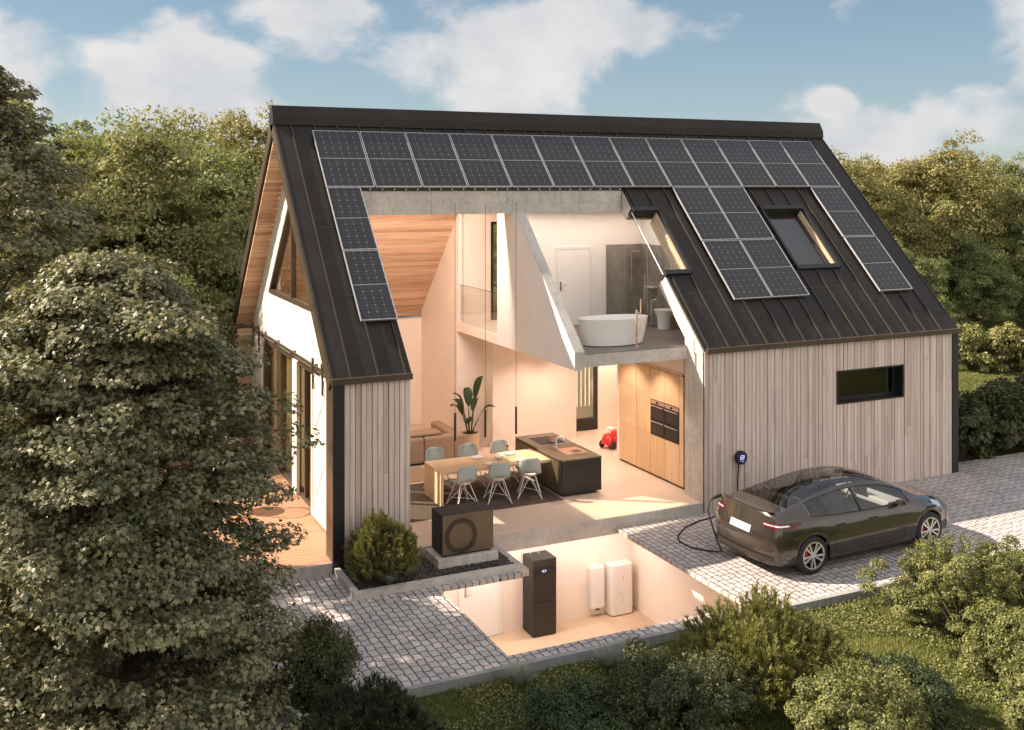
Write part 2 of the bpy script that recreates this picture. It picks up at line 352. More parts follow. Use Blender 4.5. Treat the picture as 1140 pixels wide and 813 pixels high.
for px, py, r, amp in ((205, 90, .115, .34), (290, 125, .07, .22), (120, 60, .08, .2), (580, 60, .15, .36), (690, 30, .08, .22), (460, 70, .08, .2), (330, 10, .09, .3), (1090, 130, .10, .34), (1010, 165, .09, .3), (1150, 90, .06, .28), (930, 115, .035, .26), (960, 180, .10, .22), (1250, 60, .2, .3), (-150, 60, .25, .3), (2200, 100, .5, .3)):
    d = pdir(px, py); vm = N(nt, 'ShaderNodeVectorMath', operation='DISTANCE'); nrm = N(nt, 'ShaderNodeVectorMath', operation='NORMALIZE')
    L(nt, dirv, nrm.inputs[0]); sv = N(nt, 'ShaderNodeVectorMath', operation='SUBTRACT'); L(nt, nrm.outputs[0], sv.inputs[0]); sv.inputs[1].default_value = d
    m2 = N(nt, 'ShaderNodeVectorMath', operation='MULTIPLY'); L(nt, sv.outputs[0], m2.inputs[0]); m2.inputs[1].default_value = (1, 1, 1.5)
    ln = N(nt, 'ShaderNodeVectorMath', operation='LENGTH'); L(nt, m2.outputs[0], ln.inputs[0])
    mr = N(nt, 'ShaderNodeMapRange', interpolation_type='SMOOTHSTEP'); L(nt, ln.outputs['Value'], mr.inputs[0])
    mr.inputs[1].default_value = 0; mr.inputs[2].default_value = r; mr.inputs[3].default_value = amp; mr.inputs[4].default_value = 0
    total = mr.outputs[0] if total is None else math_(nt, 'MAXIMUM', total, mr.outputs[0])
mpc = N(nt, 'ShaderNodeMapping'); mpc.inputs['Scale'].default_value = (1, 1, 1.45); L(nt, dirv, mpc.inputs[0])
cn = noise(nt, mpc.outputs[0], 8.5, 10, .56, .25); cn2 = noise(nt, mpc.outputs[0], 3.2, 5, .5)
cm = math_(nt, 'ADD', math_(nt, 'ADD', math_(nt, 'MULTIPLY', cn, .8), math_(nt, 'MULTIPLY', cn2, .2)), total)
mask = N(nt, 'ShaderNodeMapRange', interpolation_type='SMOOTHSTEP'); L(nt, cm, mask.inputs[0]); mask.inputs[1].default_value = .55; mask.inputs[2].default_value = .70; mask.inputs[3].default_value = 0; mask.inputs[4].default_value = .93
shade = noise(nt, mpc.outputs[0], 14, 6, .55)
ccol = ramp(nt, shade, [(.3, (.74, .76, .80)), (.7, (1, .97, .95))])
csc = N(nt, 'ShaderNodeVectorMath', operation='SCALE'); L(nt, ccol, csc.inputs[0]); csc.inputs['Scale'].default_value = 3.3; ccol = csc.outputs[0]
skyc = N(nt, 'ShaderNodeMix', data_type='RGBA', blend_type='MULTIPLY'); skyc.inputs[0].default_value = 1; L(nt, sky.outputs[0], skyc.inputs[6]); skyc.inputs[7].default_value = (1.0, .92, .83, 1)
sz = N(nt, 'ShaderNodeSeparateXYZ'); L(nt, dirv, sz.inputs[0])
lowf = N(nt, 'ShaderNodeMapRange', interpolation_type='SMOOTHSTEP'); L(nt, sz.outputs[2], lowf.inputs[0]); lowf.inputs[1].default_value = .16; lowf.inputs[2].default_value = .55; lowf.inputs[3].default_value = .80; lowf.inputs[4].default_value = 0
hz = N(nt, 'ShaderNodeMapRange'); L(nt, sz.outputs[2], hz.inputs[0]); hz.inputs[1].default_value = .0; hz.inputs[2].default_value = .22
lowc = mixc(nt, hz.outputs[0], (1.15, 1.55, 1.88), (.55, .96, 1.38))
skym = mixc(nt, lowf.outputs[0], skyc.outputs[2], lowc)
over = N(nt, 'ShaderNodeMapRange', interpolation_type='SMOOTHSTEP'); L(nt, sz.outputs[2], over.inputs[0]); over.inputs[1].default_value = .24; over.inputs[2].default_value = .6; over.inputs[3].default_value = 0; over.inputs[4].default_value = .62  # cloud cover above the view, added to lift and neutralise the ambient light
maskt = math_(nt, 'MAXIMUM', mask.outputs[0], math_(nt, 'MULTIPLY', over.outputs[0], math_(nt, 'MULTIPLY_ADD', cn2, 1.0, .5)))
bk = N(nt, 'ShaderNodeMapRange', interpolation_type='SMOOTHSTEP'); L(nt, sz.outputs[1], bk.inputs[0]); bk.inputs[1].default_value = .15; bk.inputs[2].default_value = -.65; bk.inputs[3].default_value = 0; bk.inputs[4].default_value = 1  # bright out-of-view sky added behind the camera to fill-light the front
fill_skyc = mixc(nt, cn2, (3.6, 3.4, 3.25), (6.8, 6.3, 5.9))
skym = mixc(nt, bk.outputs[0], skym, fill_skyc)
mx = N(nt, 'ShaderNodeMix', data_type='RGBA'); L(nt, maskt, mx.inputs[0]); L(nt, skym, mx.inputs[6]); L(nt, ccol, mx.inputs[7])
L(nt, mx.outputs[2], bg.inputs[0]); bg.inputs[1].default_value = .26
scene.view_settings.view_transform = 'Standard'; scene.view_settings.look = 'None'; scene.view_settings.exposure = 0
scene.cycles.max_bounces = 10; scene.cycles.diffuse_bounces = 5; scene.cycles.glossy_bounces = 4; scene.cycles.transparent_max_bounces = 16
scene.cycles.sample_clamp_indirect = 6; scene.cycles.caustics_reflective = False; scene.cycles.caustics_refractive = False
try: scene.cycles.use_denoising = True
except Exception: pass

# ------------------------------------------------------------------ roof geometry helpers
HR, W2, HE, LEN = 8.185, 4.755, 3.356, 14.88
LS = math.hypot(W2, HR-HE); cA, sA = W2/LS, (HR-HE)/LS; AROOF = math.atan2(sA, cA)
def S(x, s, h=0, back=False):      # a point s metres down the slope from the ridge and h above it
    q = s*cA+h*sA
    return (x, W2+q if back else W2-q, HR-s*sA+h*cA)
def sbox(mb, x0, x1, s0, s1, h0, h1, mat=0, rnd=None, back=False):
    mb.hexa([S(x0, s0, h0, back), S(x1, s0, h0, back), S(x1, s1, h0, back), S(x0, s1, h0, back),
             S(x0, s0, h1, back), S(x1, s0, h1, back), S(x1, s1, h1, back), S(x0, s1, h1, back)], mat, rnd)
XC0, XC1 = 1.40, 7.75              # where the roof is cut open
ZF, ZU = .20, 3.35                 # ground floor and upper floor levels
house = empty('house', (0, 0, 0), 'barn-shaped house with pale boards and black metal roof, front cut open to show the rooms', 'house')

# --- facade boards
def boards(x0, x1, z0, z1, holes=(), pitch=.1, y=0.0, joints=True):
    mb = MB(); n = round((x1-x0)/pitch); p = (x1-x0)/n
    for i in range(n):
        a, b = x0+i*p+.006, x0+(i+1)*p-.006; d = random.choice((0, .004, .008, .014, .018)); r = random.random()
        segs = [(z0, z1)]
        for (hx0, hx1, hz0, hz1) in holes:
            if b > hx0+.002 and a < hx1-.002: segs = [(z0, hz0), (hz1, z1)]
        out = []
        for (u, v) in segs:
            if joints and v-u > 1.8 and random.random() < .45:
                j = u+(v-u)*random.uniform(.15, .85); out += [(u, j-.003), (j+.003, v)]
            else: out.append((u, v))
        for (u, v) in out: mb.box(a, y-.02-d, u, b, y+.012, v, 0, r if random.random() < .3 else random.random())
    return mb
boards(.15, 1.36, .0, 3.30).build('cladding', MAT['clad'], house)
WX0, WX1, WZ0, WZ1 = 11.24, 13.20, 1.91, 2.65
boards(7.74, 14.74, -.02, 3.30, [(WX0, WX1, WZ0, WZ1)]).build('cladding', MAT['clad'], house)
# walls behind the boards, with a black sheet added to darken the gaps
box('dark_backing', MAT['rubber'], house, .16, .0125, 0, 1.355, .0145, 3.28)
m = MB(); m.box(7.73, .0125, 0, WX0, .0145, 3.28); m.box(WX1, .0125, 0, 14.74, .0145, 3.28); m.box(WX0, .0125, 0, WX1, .0145, WZ0); m.box(WX0, .0125, WZ1, WX1, .0145, 3.28); m.build('dark_backing', MAT['rubber'], house)
box('wall', MAT['plaster'], house, .16, .016, -.1, 1.35, .35, 3.02)
m = MB(); m.box(7.72, .016, -.1, WX0, .66, 3.05); m.box(WX1, .016, -.1, 14.86, .66, 3.05); m.box(WX0, .016, -.1, WX1, .66, WZ0); m.box(WX0, .016, WZ1, WX1, .66, 3.05)
m.build('wall', MAT['concrete2'], house)
m = MB(); m.prism([(9.5, -.1), (.67, -.1), (.67, 3.4), (W2, 7.5), (9.5, 2.85)], 'x', 14.6, 14.86); m.build('wall', MAT['plaster'], house)
# back wall, with the recessed entrance left open between x 5.0 and 9.5
box('wall', MAT['plaster'], house, .36, 9.1, -.1, 5.0, 9.48, 3.1); box('wall', MAT['plaster'], house, 9.5, 9.1, -.1, 14.6, 9.48, 3.1)
# black corner trims and verge boards
m = MB(); m.box(-.06, -.045, -.02, .15, .40, 3.32); m.build('corner_trim', MAT['brownmetal'], house)
box('corner_trim', MAT['black'], house, -.045, -.052, -.02, .148, -.046, 3.32)
box('corner_trim', MAT['black'], house, 14.742, -.045, -.02, 14.93, .05, 3.32)
box('corner_trim', MAT['brownmetal'], house, -.06, 9.10, -.02, .12, 9.56, 3.2)

# --- roof skin: metal sheets over a thick deck
SE = LS+.02
def roofpiece(x0, x1, s0, s1, back=False):
    mb = MB(); sbox(mb, x0, x1, s0, s1, -.035, .0, 0, None, back); return mb
SK1 = (8.45, 2.84, 4.76); SK2 = (11.34, 12.70, 2.84, 4.77)
m = MB()
for (x0, x1, s0, s1) in ((-.05, XC0, .12, SE), (XC0+.001, XC1-.001, .12, 2.19), (XC1, SK1[0], .12, SK1[1]), (XC1, SK1[0], SK1[2], SE), (SK1[0]+.001, SK2[0], .12, SE),
                        (SK2[0]+.001, SK2[1]-.001, .12, SK2[2]), (SK2[0]+.001, SK2[1]-.001, SK2[3], SE), (SK2[1], 14.93, .12, SE)):
    sbox(m, x0, x1, s0, s1, -.035, 0)
m.build('roof_skin', MAT['roof'], house)
m = MB(); k = 0; x = .27
while x < 14.9:
    segs = [(.16, SE-.01)]
    if XC0-.03 < x < XC1+.03: segs = [(.16, 2.17)]
    elif XC1 <= x < SK1[0]+.03: segs = [(.16, SK1[1]-.1), (SK1[2]+.08, SE-.01)]
    elif SK2[0]-.05 < x < SK2[1]+.05: segs = [(.16, SK2[2]-.1), (SK2[3]+.08, SE-.01)]
    for a, b in segs: sbox(m, x-.012, x+.012, a, b, .001, .038)
    x += .505
# lap joints between the sheets
for sj, off in ((1.35, 0), (3.62, 0), (5.35, 0)):
    x = .285
    while x < 14.4:
        s_ = sj+random.choice((0, 0, .55, -.4))
        if not (XC0-.5 < x < XC1 and s_ > 2.1) and not (SK2[0]-.6 < x < SK2[1] and 2.7 < s_ < 4.9) and not (XC1-.5 < x < SK1[0] and 2.7 < s_ < 4.9): sbox(m, x+.005, x+.475, s_, s_+.014, .0006, .005)
        x += .505
m.build('standing_seam', MAT['seam'], house)
m = MB()
m.prism([(W2-.20, HR-.16), (W2-.19, HR+.02), (W2-.06, HR+.26), (W2+.06, HR+.26), (W2+.215, HR+.0), (W2+.20, HR-.16)], 'x', -.11, 14.98)
m.build('ridge_cap', MAT['roof'], house)
box('eaves_trim', MAT['brownmetal'], house, -.09, -.115, 3.27, XC0-.02, -.028, 3.375); box('eaves_trim', MAT['brownmetal'], house, XC1+.01, -.115, 3.27, 14.96, -.028, 3.375)
m = MB(); sbox(m, -.10, -.052, .0, SE+.03, -.24, .012); m.build('verge_board', MAT['brownmetal'], house)
m = MB(); sbox(m, -.10, -.052, .0, SE+.03, -.24, .012, 0, None, True); m.build('verge_board', MAT['brownmetal'], house)
m = MB(); sbox(m, 14.935, 14.97, .0, SE+.02, -.24, .012); sbox(m, 14.935, 14.97, .0, SE, -.24, .012, 0, None, True); m.build('verge_board', MAT['black'], house)
# structural deck under the skin, cut faces in raw concrete
m = MB(); TH = -.36
sbox(m, -.05, XC0-.02, .36, SE-.06, TH, -.037); m.build('roof_deck', MAT['concrete2'], house); m = MB()
sbox(m, 7.72, SK1[0], SK1[2]+.02, 6.20, TH, -.037); sbox(m, SK1[0]+.02, SK2[0], .36, 6.20, TH, -.038); sbox(m, SK2[1], 14.86, .36, 6.20, TH, -.037)
sbox(m, 7.72, SK1[0], .36, SK1[1]-.02, TH, -.037); sbox(m, SK2[0]+.001, SK2[1]-.001, .36, SK2[2]-.02, TH, -.037); sbox(m, SK2[0]+.001, SK2[1]-.001, SK2[3]+.02, 6.20, TH, -.037)
m.build('roof_deck', MAT['concrete2'], house)
m = MB()   # cut end of the front wall and eaves beside the opening
m.prism([(.013, 3.052), (.66, 3.052), (.659, 3.512), (.431, 3.738), (.013, 3.318)], 'x', 7.72, 14.86); m.build('wall', MAT['concrete2'], house)
m = MB(); sbox(m, XC0-.019, 7.719, .36, 1.9, TH, -.037); m.build('roof_deck', MAT['plaster_cool'], house)
yb = 3.22
m = MB(); m.prism([(yb, 6.10), (yb, 6.60), (yb+.25, 6.80), (yb+.45, 6.80), (yb+.45, 6.10)], 'x', XC0-.018, 7.70); m.build('roof_beam', MAT['concrete'], house)
m = MB()
for xx in (2.98, 4.9, 6.6): m.box(xx, yb-.0025, 6.101, xx+.008, yb-.0005, 6.598)
m.box(XC0, yb-.0022, 6.33, 7.69, yb-.0006, 6.334)
m.build('beam_joint', MAT['kerb'], house)
m = MB(); m.box(XC0+.02, yb-.03, 6.62, 7.72, yb+.1, 6.66); m.build('mounting_rail', MAT['black'], house)
for i in range(24): box('rail_clamp', MAT['silver'], house, 1.6+i*.262, yb-.06, 6.625, 1.625+i*.262, yb-.031, 6.655)
# back slope: deck, skin and larch boards beneath; left open above the entrance court
m = MB()
for (x0, x1, s0, s1) in ((-.05, 14.93, .12, 2.15), (-.05, 5.05, 2.151, LS+.0), (9.45, 14.93, 2.151, LS+.0)): sbox(m, x0, x1, s0, s1, -.30, 0, 0, None, True)
m.build('roof_skin', MAT['roof'], house)
m = MB(); s_ = .30
while s_ < LS-.1:
    sbox(m, -.05, 5.04, s_, s_+.086, -.335-random.choice((0, .008)), -.303, 0, None, True); s_ += .096
m.build('ceiling_boards', MAT['soffit'], house)
m = MB(); z = .0
while z < 3.1: m.box(-.04, 9.055, z, .36, 9.10, z+.092); z += .1
m.build('return_boards', MAT['soffit'], house)
# skylights
def skylight(x0, x1, s0, s1, cutleft=False):
    f = MB()
    if not cutleft: sbox(f, x0, x0+.07, s0, s1, -.20, .05)
    sbox(f, x1-.07, x1, s0, s1, -.20, .05); sbox(f, x0, x1-.071, s0-.05, s0+.07, -.20, .062); sbox(f, x0, x1-.071, s1-.07, s1+.05, -.20, .062)
    w = f.build('skylight', MAT['black'], house)
    if not cutleft:
        r = MB(); sbox(r, x0+.072, x0+.10, s0+.07, s1-.07, -.40, -.11); r.build('reveal', MAT['pot'], w)
    r = MB(); sbox(r, x1-.10, x1-.072, s0+.07, s1-.07, -.40, -.03)
    sbox(r, x1-.125, x1-.101, s0+.10, s1-.10, -.30, -.05); sbox(r, x1-.150, x1-.126, s0+.13, s1-.13, -.25, -.10)
    r.build('reveal', MAT['pot'], w)
    g = MB(); sbox(g, x0+(.0 if cutleft else .10), x1-.151, s0+.08, s1-.08, -.150, -.135)
    g.build('pane', MAT['clearglass'] if cutleft else MAT['rooflight_glass'], w)
    return w
skylight(7.72, SK1[0]-.003, SK1[1], SK1[2], True)
ws = skylight(SK2[0]+.002, SK2[1]-.002, SK2[2], SK2[3])
m = MB(); sbox(m, SK2[0]+.1, SK2[1]-.1, SK2[2]+.05, SK2[3]-.05, -.45, -.44); m.build('blind', MAT['plaster_cool'], ws)
m = MB(); m.tube([S(7.715, 2.88, -.05), S(7.715, 4.74, -.05)], .012); m.build('cut_glass_edge', MAT['white'], house)

# --- window in the long facade
wn = box('window', MAT['black'], house, WX0+.002, -.05, WZ0+.002, WX1-.002, .30, WZ0+.03)
m = MB(); m.box(WX0+.002, -.05, WZ1-.03, WX1-.002, .30, WZ1-.002); m.box(WX0+.002, -.05, WZ0+.031, WX0+.03, .30, WZ1-.031); m.box(WX1-.03, -.05, WZ0+.031, WX1-.002, .30, WZ1-.031)
m.box(WX0+.031, .18, WZ0+.031, WX1-.031, .24, WZ0+.10); m.box(WX1-.12, .18, WZ0+.101, WX1-.031, .24, WZ1-.031); m.box(WX1-.30, .20, WZ0+.101, WX1-.22, .26, WZ1-.031)
m.build('frame', MAT['black'], wn)
box('pane', MAT['smoke'], wn, WX0+.031, .205, WZ0+.101, WX1-.121, .215, WZ1-.031)

# --- gable wall with sliding doors and triangular window (plane x = .35)
GX = .35
def gboards():
    mb = MB(); y = .42; fl = random.random
    while y < 9.05:
        y1 = min(y+.118, 9.05); ym = (y+y1)/2
        top = HR-.36/cA-abs(ym-W2)*sA/cA
        segs = []
        tb = 4.20; tt = tb+(2.27-abs(ym-W2))*sA/cA
        z0 = 3.02 if 2.42 < ym < 7.56 else ZF
        if tt > tb: segs = [(z0, tb), (tt, top)]
        else: segs = [(z0, top)]
        for a, b in segs:
            if b > a: mb.box(GX-random.choice((0, .006)), y+.002, a, GX+.03, y1-.002, b)
        y += .12
    return mb
gboards().build('gable_cladding', MAT['gableclad'], house)
m = MB()
m.prism([(.36, -.1), (2.42, -.1), (2.42, 3.02), (7.56, 3.02), (7.56, -.1), (9.1, -.1), (9.1, 3.2), (7.03, 5.35-.2), (7.03, 4.2), (2.48, 4.2), (2.48, 5.15), (.36, 3.05)], 'x', GX+.031, GX+.25)
m.build('gable_wall', MAT['plaster'], house)
tri = [(W2-2.27, 4.2), (W2+2.27, 4.2), (W2, 4.2+2.27*sA/cA)]
def inset(k): return [(W2-(2.27-k*2.4), 4.2+k), (W2+(2.27-k*2.4), 4.2+k), (W2, 4.2+2.27*sA/cA-k*1.43)]
a, b = tri, inset(.09); m = MB()
for i in range(3):
    j = (i+1) % 3; m.hexa([(GX-.05, *a[i]), (GX-.05, *a[j]), (GX-.05, *b[j]), (GX-.05, *b[i]), (GX+.12, *a[i]), (GX+.12, *a[j]), (GX+.12, *b[j]), (GX+.12, *b[i])])
m.box(GX-.03, W2-.04, 4.292, GX+.08, W2+.04, 6.15)
tw = m.build('gable_window', MAT['brownmetal'], house)
MB().prism(inset(.09), 'x', GX+.02, GX+.03).build('pane', MAT['glass'], tw)
gd = MB()
for (y0, y1) in ((2.42, 2.50), (4.46, 4.54), (7.48, 7.56), (5.9, 5.97), (3.62, 3.68)): gd.box(GX+.0, y0, ZF, GX+.13, y1, 3.0)
gd.box(GX+.001, 2.501, ZF, GX+.128, 7.479, ZF+.07); gd.box(GX+.001, 2.501, 2.93, GX+.128, 7.479, 3.0)
gd = gd.build('glass_door', MAT['brownmetal'], house)
box('pane', MAT['glass'], gd, GX+.05, 2.50, ZF+.07, GX+.062, 4.46, 2.93); box('pane', MAT['glass'], gd, GX+.05, 4.54, ZF+.07, GX+.062, 7.48, 2.93)
def curtain(y0, y1, x0=.66):
    m = MB(); n = int((y1-y0)/.02); vs = []
    for i in range(n+1):
        y = y0+(y1-y0)*i/n; xx = x0+.035*math.sin(i*.62)+.012*math.sin(i*1.7); vs += [(xx, y, ZF+.02), (xx, y, 2.98)]
    m.add(vs, [(2*i, 2*i+1, 2*i+3, 2*i+2) for i in range(n)]); m.build('curtain', MAT['curtain'], house, smooth=True)
curtain(4.55, 7.5, .60); curtain(3.75, 4.35, .60)
box('post', MAT['gableclad'], house, GX-.07, 4.08, ZF, GX-.001, 4.47, 3.02)
box('lintel', MAT['brownmetal'], house, GX-.03, 2.42, 3.02, GX-.008, 7.56, 3.07)
def barn_door(y0, y1, back=False):
    mb = MB(); n = 7; p = (y1-y0)/n
    for i in range(n): mb.box(.24, y0+i*p+.002, ZF+.04, .27, y0+(i+1)*p-.002, 3.02)
    d = mb.build('sliding_barn_door', MAT['gableclad'], house)
    r = MB(); t = .225
    for z in (ZF+.05, 1.62, 2.88): r.box(t, y0, z, .238, y1, z+.12)
    for y in (y0, y1-.11): r.box(t-.002, y, ZF+.05, .2395, y+.11, 3.0)
    for z0, z1 in ((ZF+.19, 1.60), (1.76, 2.86)):
        r.hexa([(t+.003, y0+.12, z1-.07), (t+.003, y0+.12, z1), (t+.003, y1-.12, z0+.07), (t+.003, y1-.12, z0), (.239, y0+.12, z1-.07), (.239, y0+.12, z1), (.239, y1-.12, z0+.07), (.239, y1-.12, z0)])
    r.build('brace', MAT['gableclad'], d)
    for y in (y0+.22, y1-.22):
        h = MB(); h.box(.19, y-.025, 2.75, .222, y+.025, 3.30); h.lathe([(.06, -.015), (.06, .015)], (.205, y, 3.30), 12, axis='x')
        h.build('hanger', MAT['brownmetal'], d)
barn_door(1.45, 2.62); barn_door(7.40, 8.55)
box('door_rail', MAT['brownmetal'], house, .255, 1.0, 3.085, .28, 8.6, 3.115); m = MB(); m.box(.20, 1.0, 3.19, .225, 8.6, 3.235)
for y in (1.2, 2.6, 4.4, 6.0, 7.4, 8.5): m.box(.226, y-.02, 3.12, .349, y+.02, 3.20)
m.build('door_rail', MAT['brownmetal'], house)

# --- floors, partitions and ceilings
m = MB(); m.box(.60, .0, -.13, 7.72, 9.1, ZF); m.box(7.721, .661, -.13, 14.6, 9.1, ZF-.001)
m.build('floor_slab', MAT['concrete'], house)
m = MB(); m.box(.601, .02, ZF+.0005, 7.715, 6.5, ZF+.006); m.box(7.7155, .665, ZF+.0005, 14.59, 6.6, ZF+.006); m.box(.601, 6.5005, ZF+.0005, 4.9, 9.09, ZF+.006); m.build('floor_finish', MAT['floor'], house)
# living-room wall and stair wall, one plane at x = 4.9
m = MB(); m.prism([(6.5, ZF), (9.1, ZF), (9.1, 3.3), (6.5, 5.95)], 'x', 4.9, 5.0); m.box(4.9005, 6.4, 3.052, 4.9995, 6.499, 6.02)
m.build('partition', MAT['plaster'], house)
m = MB(); m.prism([(.34, 3.08), (4.04, 3.08), (4.04, 6.099), (3.30, 6.099), (3.02, 6.095), (.34, 3.42)], 'x', 4.9, 5.12)
m.build('partition', MAT['plaster_cool'], house)
mm = MB()   # raw concrete edge following the roof pitch
mm.hexa([(4.902, .338, 3.41), (5.122, .338, 3.41), (5.122, 3.02, 6.085), (4.902, 3.02, 6.085), (4.902, .332, 3.435), (5.122, .332, 3.435), (5.122, 3.00, 6.098), (4.902, 3.00, 6.098)])
mm.box(4.902, .328, 3.078, 5.122, .3395, 3.43); mm.box(5.1205, .62, 3.351, 5.1235, 3.0, 3.36)
mm.build('cut_edge', MAT['concrete'], house)
box('gallery_edge', MAT['plaster'], house, 4.898, 4.041, 3.08, 5.0, 6.399, 3.30)
m = MB(); m.box(5.0, 4.5, 3.09, 9.2, 6.5, 3.29); m.build('gallery_floor', MAT['plaster'], house)
m = MB(); m.box(5.121, .56, 3.08, 7.72, 4.499, 3.33); m.box(7.721, .662, 3.081, 9.2, 4.499, 3.329); m.build('upper_slab', MAT['concrete'], house); box('upper_slab', MAT['plaster'], house, 9.701, .67, 3.08, 14.59, 9.09, 3.33)
m = MB(); m.box(5.125, .57, 3.331, 7.715, 4.39, 3.352); m.box(7.7155, .70, 3.331, 9.05, 4.39, 3.352); m.build('bathroom_floor', MAT['bathfloor'], house)
m = MB(); m.box(5.121, 3.671, 6.10, 9.2, 6.6, 6.16); m.box(7.721, 3.0, 6.10, 9.2, 3.6705, 6.16); m.build('ceiling', MAT['plaster_cool'], house)
m = MB(); m.box(5.121, 4.40, 3.353, 9.05, 4.50, 6.099); m.build('bathroom_wall', MAT['plaster_cool'], house)
m = MB(); m.prism([(.67, 3.33), (4.5, 3.33), (4.5, 6.099), (3.3, 6.099), (.9, 3.75), (.67, 3.52)], 'x', 9.051, 9.2); m.build('bathroom_wall', MAT['plaster_cool'], house)
m = MB(); m.box(7.99, 4.388, 3.353, 9.03, 4.399, 5.27); m.box(9.036, 1.9, 3.353, 9.050, 4.387, 5.27); m.build('wall_tiles', MAT['tile'], house)
# bathroom door
def door(name, parent, x0, x1, y, z0, z1, hside=-1):
    f = MB(); f.box(x0-.06, y-.03, z0, x0, y-.001, z1+.06); f.box(x1, y-.03, z0, x1+.06, y-.001, z1+.06); f.box(x0-.0005, y-.03, z1, x1+.0005, y-.001, z1+.06)
    d = MB().box(x0+.003, y-.022, z0+.005, x1-.003, y-.001, z1-.003).build(name, MAT['whitematt'], parent)
    f.build('frame', MAT['white'], d)
    hx = x0+.08 if hside < 0 else x1-.08; zz = (z0+.95)
    h = MB(); h.box(hx-.02, y-.028, zz-.10, hx+.02, y-.0225, zz+.10); h.tube([(hx, y-.03, zz+.03), (hx, y-.07, zz+.03), (hx+(-hside)*.12, y-.07, zz+.03)], .011); h.build('handle', MAT['chrome'], d); return d
door('bathroom_door', house, 6.64, 7.50, 4.399, 3.354, 5.18)
# gallery back wall and entrance wall, plane y = 6.5
m = MB(); m.box(5.0, 6.5, ZF, 5.62, 6.6, 3.089); m.build('wall', MAT['plaster'], house)
m = MB(); m.box(5.0, 6.5, 3.291, 5.83, 6.6, 6.09); m.box(6.45, 6.5, 3.291, 9.2, 6.6, 6.09); m.box(5.8301, 6.5, 5.80, 6.4499, 6.6, 6.09); m.build('wall', MAT['plaster'], house)
m = MB(); m.box(5.832, 6.49, 3.30, 5.90, 6.58, 5.798); m.box(6.38, 6.49, 3.30, 6.448, 6.58, 5.798); m.box(5.901, 6.49, 5.73, 6.379, 6.58, 5.798); gw = m.build('gallery_window', MAT['black'], house)
box('pane', MAT['glass'], gw, 5.901, 6.53, 3.30, 6.379, 6.54, 5.73)
m = MB(); m.box(5.62, 5.9, ZF, 5.72, 6.499, 3.079); m.box(5.721, 5.9, ZF, 7.98, 6.0, 3.079); m.build('wall', MAT['plaster'], house)
m = MB(); m.box(7.99, 6.5, ZF, 8.08, 6.62, 3.088); m.box(8.95, 6.5, ZF, 9.6, 6.62, 3.088); m.build('wall', MAT['plaster'], house)
m = MB(); m.box(9.6, .67, ZF, 9.7, 6.62, 3.08); m.box(7.90, 3.63, ZF, 9.6, 3.73, 3.079); m.build('wall', MAT['plaster'], house)
m = MB(); m.box(8.08, 6.48, ZF, 8.16, 6.60, 2.7); m.box(8.87, 6.48, ZF, 8.949, 6.60, 2.7); m.box(8.161, 6.48, 2.6, 8.869, 6.60, 2.7); m.box(8.161, 6.48, ZF, 8.869, 6.60, ZF+.32)
fd = m.build('entrance_door', MAT['black'], house); box('pane', MAT['glass'], fd, 8.161, 6.53, ZF+.32, 8.869, 6.54, 2.6)
m = MB()
for i in range(22): m.box(7.6+i*.13, 7.75, ZF+.35, 7.68+i*.13, 7.79, 2.9)
m.box(7.6, 7.76, ZF, 10.5, 7.80, ZF+.35)
m.build('entrance_screen', MAT['cream'], house)
# glass balustrade of the gallery
g = box('balustrade', MAT['clearglass'], house, 4.93, 4.05, 3.30, 4.942, 6.39, 4.24)
box('edge_line', MAT['smoke'], g, 4.928, 4.05, 4.241, 4.944, 6.39, 4.25)
# basement room
m = MB(); ZB = -2.2
m.box(.45, 1.18, ZB, 6.76, 1.28, -.131); m.box(6.76, -4.36, ZB, 6.86, 1.28, -.131); m.box(.35, -4.36, ZB, .45, 1.28, -.131); m.box(.45, -4.46, ZB, 6.86, -4.36, -.131)
m.build('basement_wall', MAT['plaster'], house)
box('basement_floor', MAT['pitfloor'], house, .35, -4.46, ZB-.1, 6.86, 1.28, ZB)
door('basement_door', house, 2.84, 3.64, 1.179, ZB+.005, ZB+2.0)

# ------------------------------------------------------------------ ground, paving, deck
def struct(o): o['kind'] = 'structure'; return o
GZ = -.13
m = MB(); X0, X1, Y0, Y1 = -4.0, 14.9, -4.47, 9.6
for (a, b, c, d) in ((-600, -600, 900, Y0), (-600, Y1, 900, 1200), (-600, Y0, X0, Y1), (X1, Y0, 900, Y1)):
    m.add([(a, b, GZ), (c, b, GZ), (c, d, GZ), (a, d, GZ)], [(0, 1, 2, 3)])
m.add([(X0, -.05, GZ), (-3.39, -.05, GZ), (-3.39, Y1, GZ), (X0, Y1, GZ)], [(0, 1, 2, 3)])
struct(m.build('ground', MAT['ground'], None))
m = MB()
def slab(x0, y0, x1, y1, t=.065): m.box(x0, y0, -t, x1, y1, 0, 0)
slab(-4.0, -4.38, 1.38, -1.30); slab(-4.0, -1.2995, -.05, -.04); slab(1.3805, -4.38, 5.60, -4.13); slab(5.6005, -4.38, 14.93, -.052); slab(14.9305, -4.38, 34, .57); slab(1.3805, -1.42, 2.93, -1.30)
struct(m.build('paving', MAT['paver'], None))
m = MB(); x = -4.0
while x < 34: m.box(x+.002, -4.47, -.19, x+.998, -4.3805, .004); x += 1.0
struct(m.build('kerb', MAT['kerb'], None))
m = MB(); y = .0; n = 0
while y < 9.5:
    x = -3.4
    while x < .33:
        x1 = min(.34, x+random.uniform(1.6, 3.0)); m.box(x, y, ZF-.03, x1-.003, y+.132, ZF); x = x1
    y += .137
dk = struct(m.build('terrace', MAT['deck'], None))
box('terrace_edge', MAT['concrete'], dk, -3.4, -.035, -.02, -.065, -.003, ZF-.004)
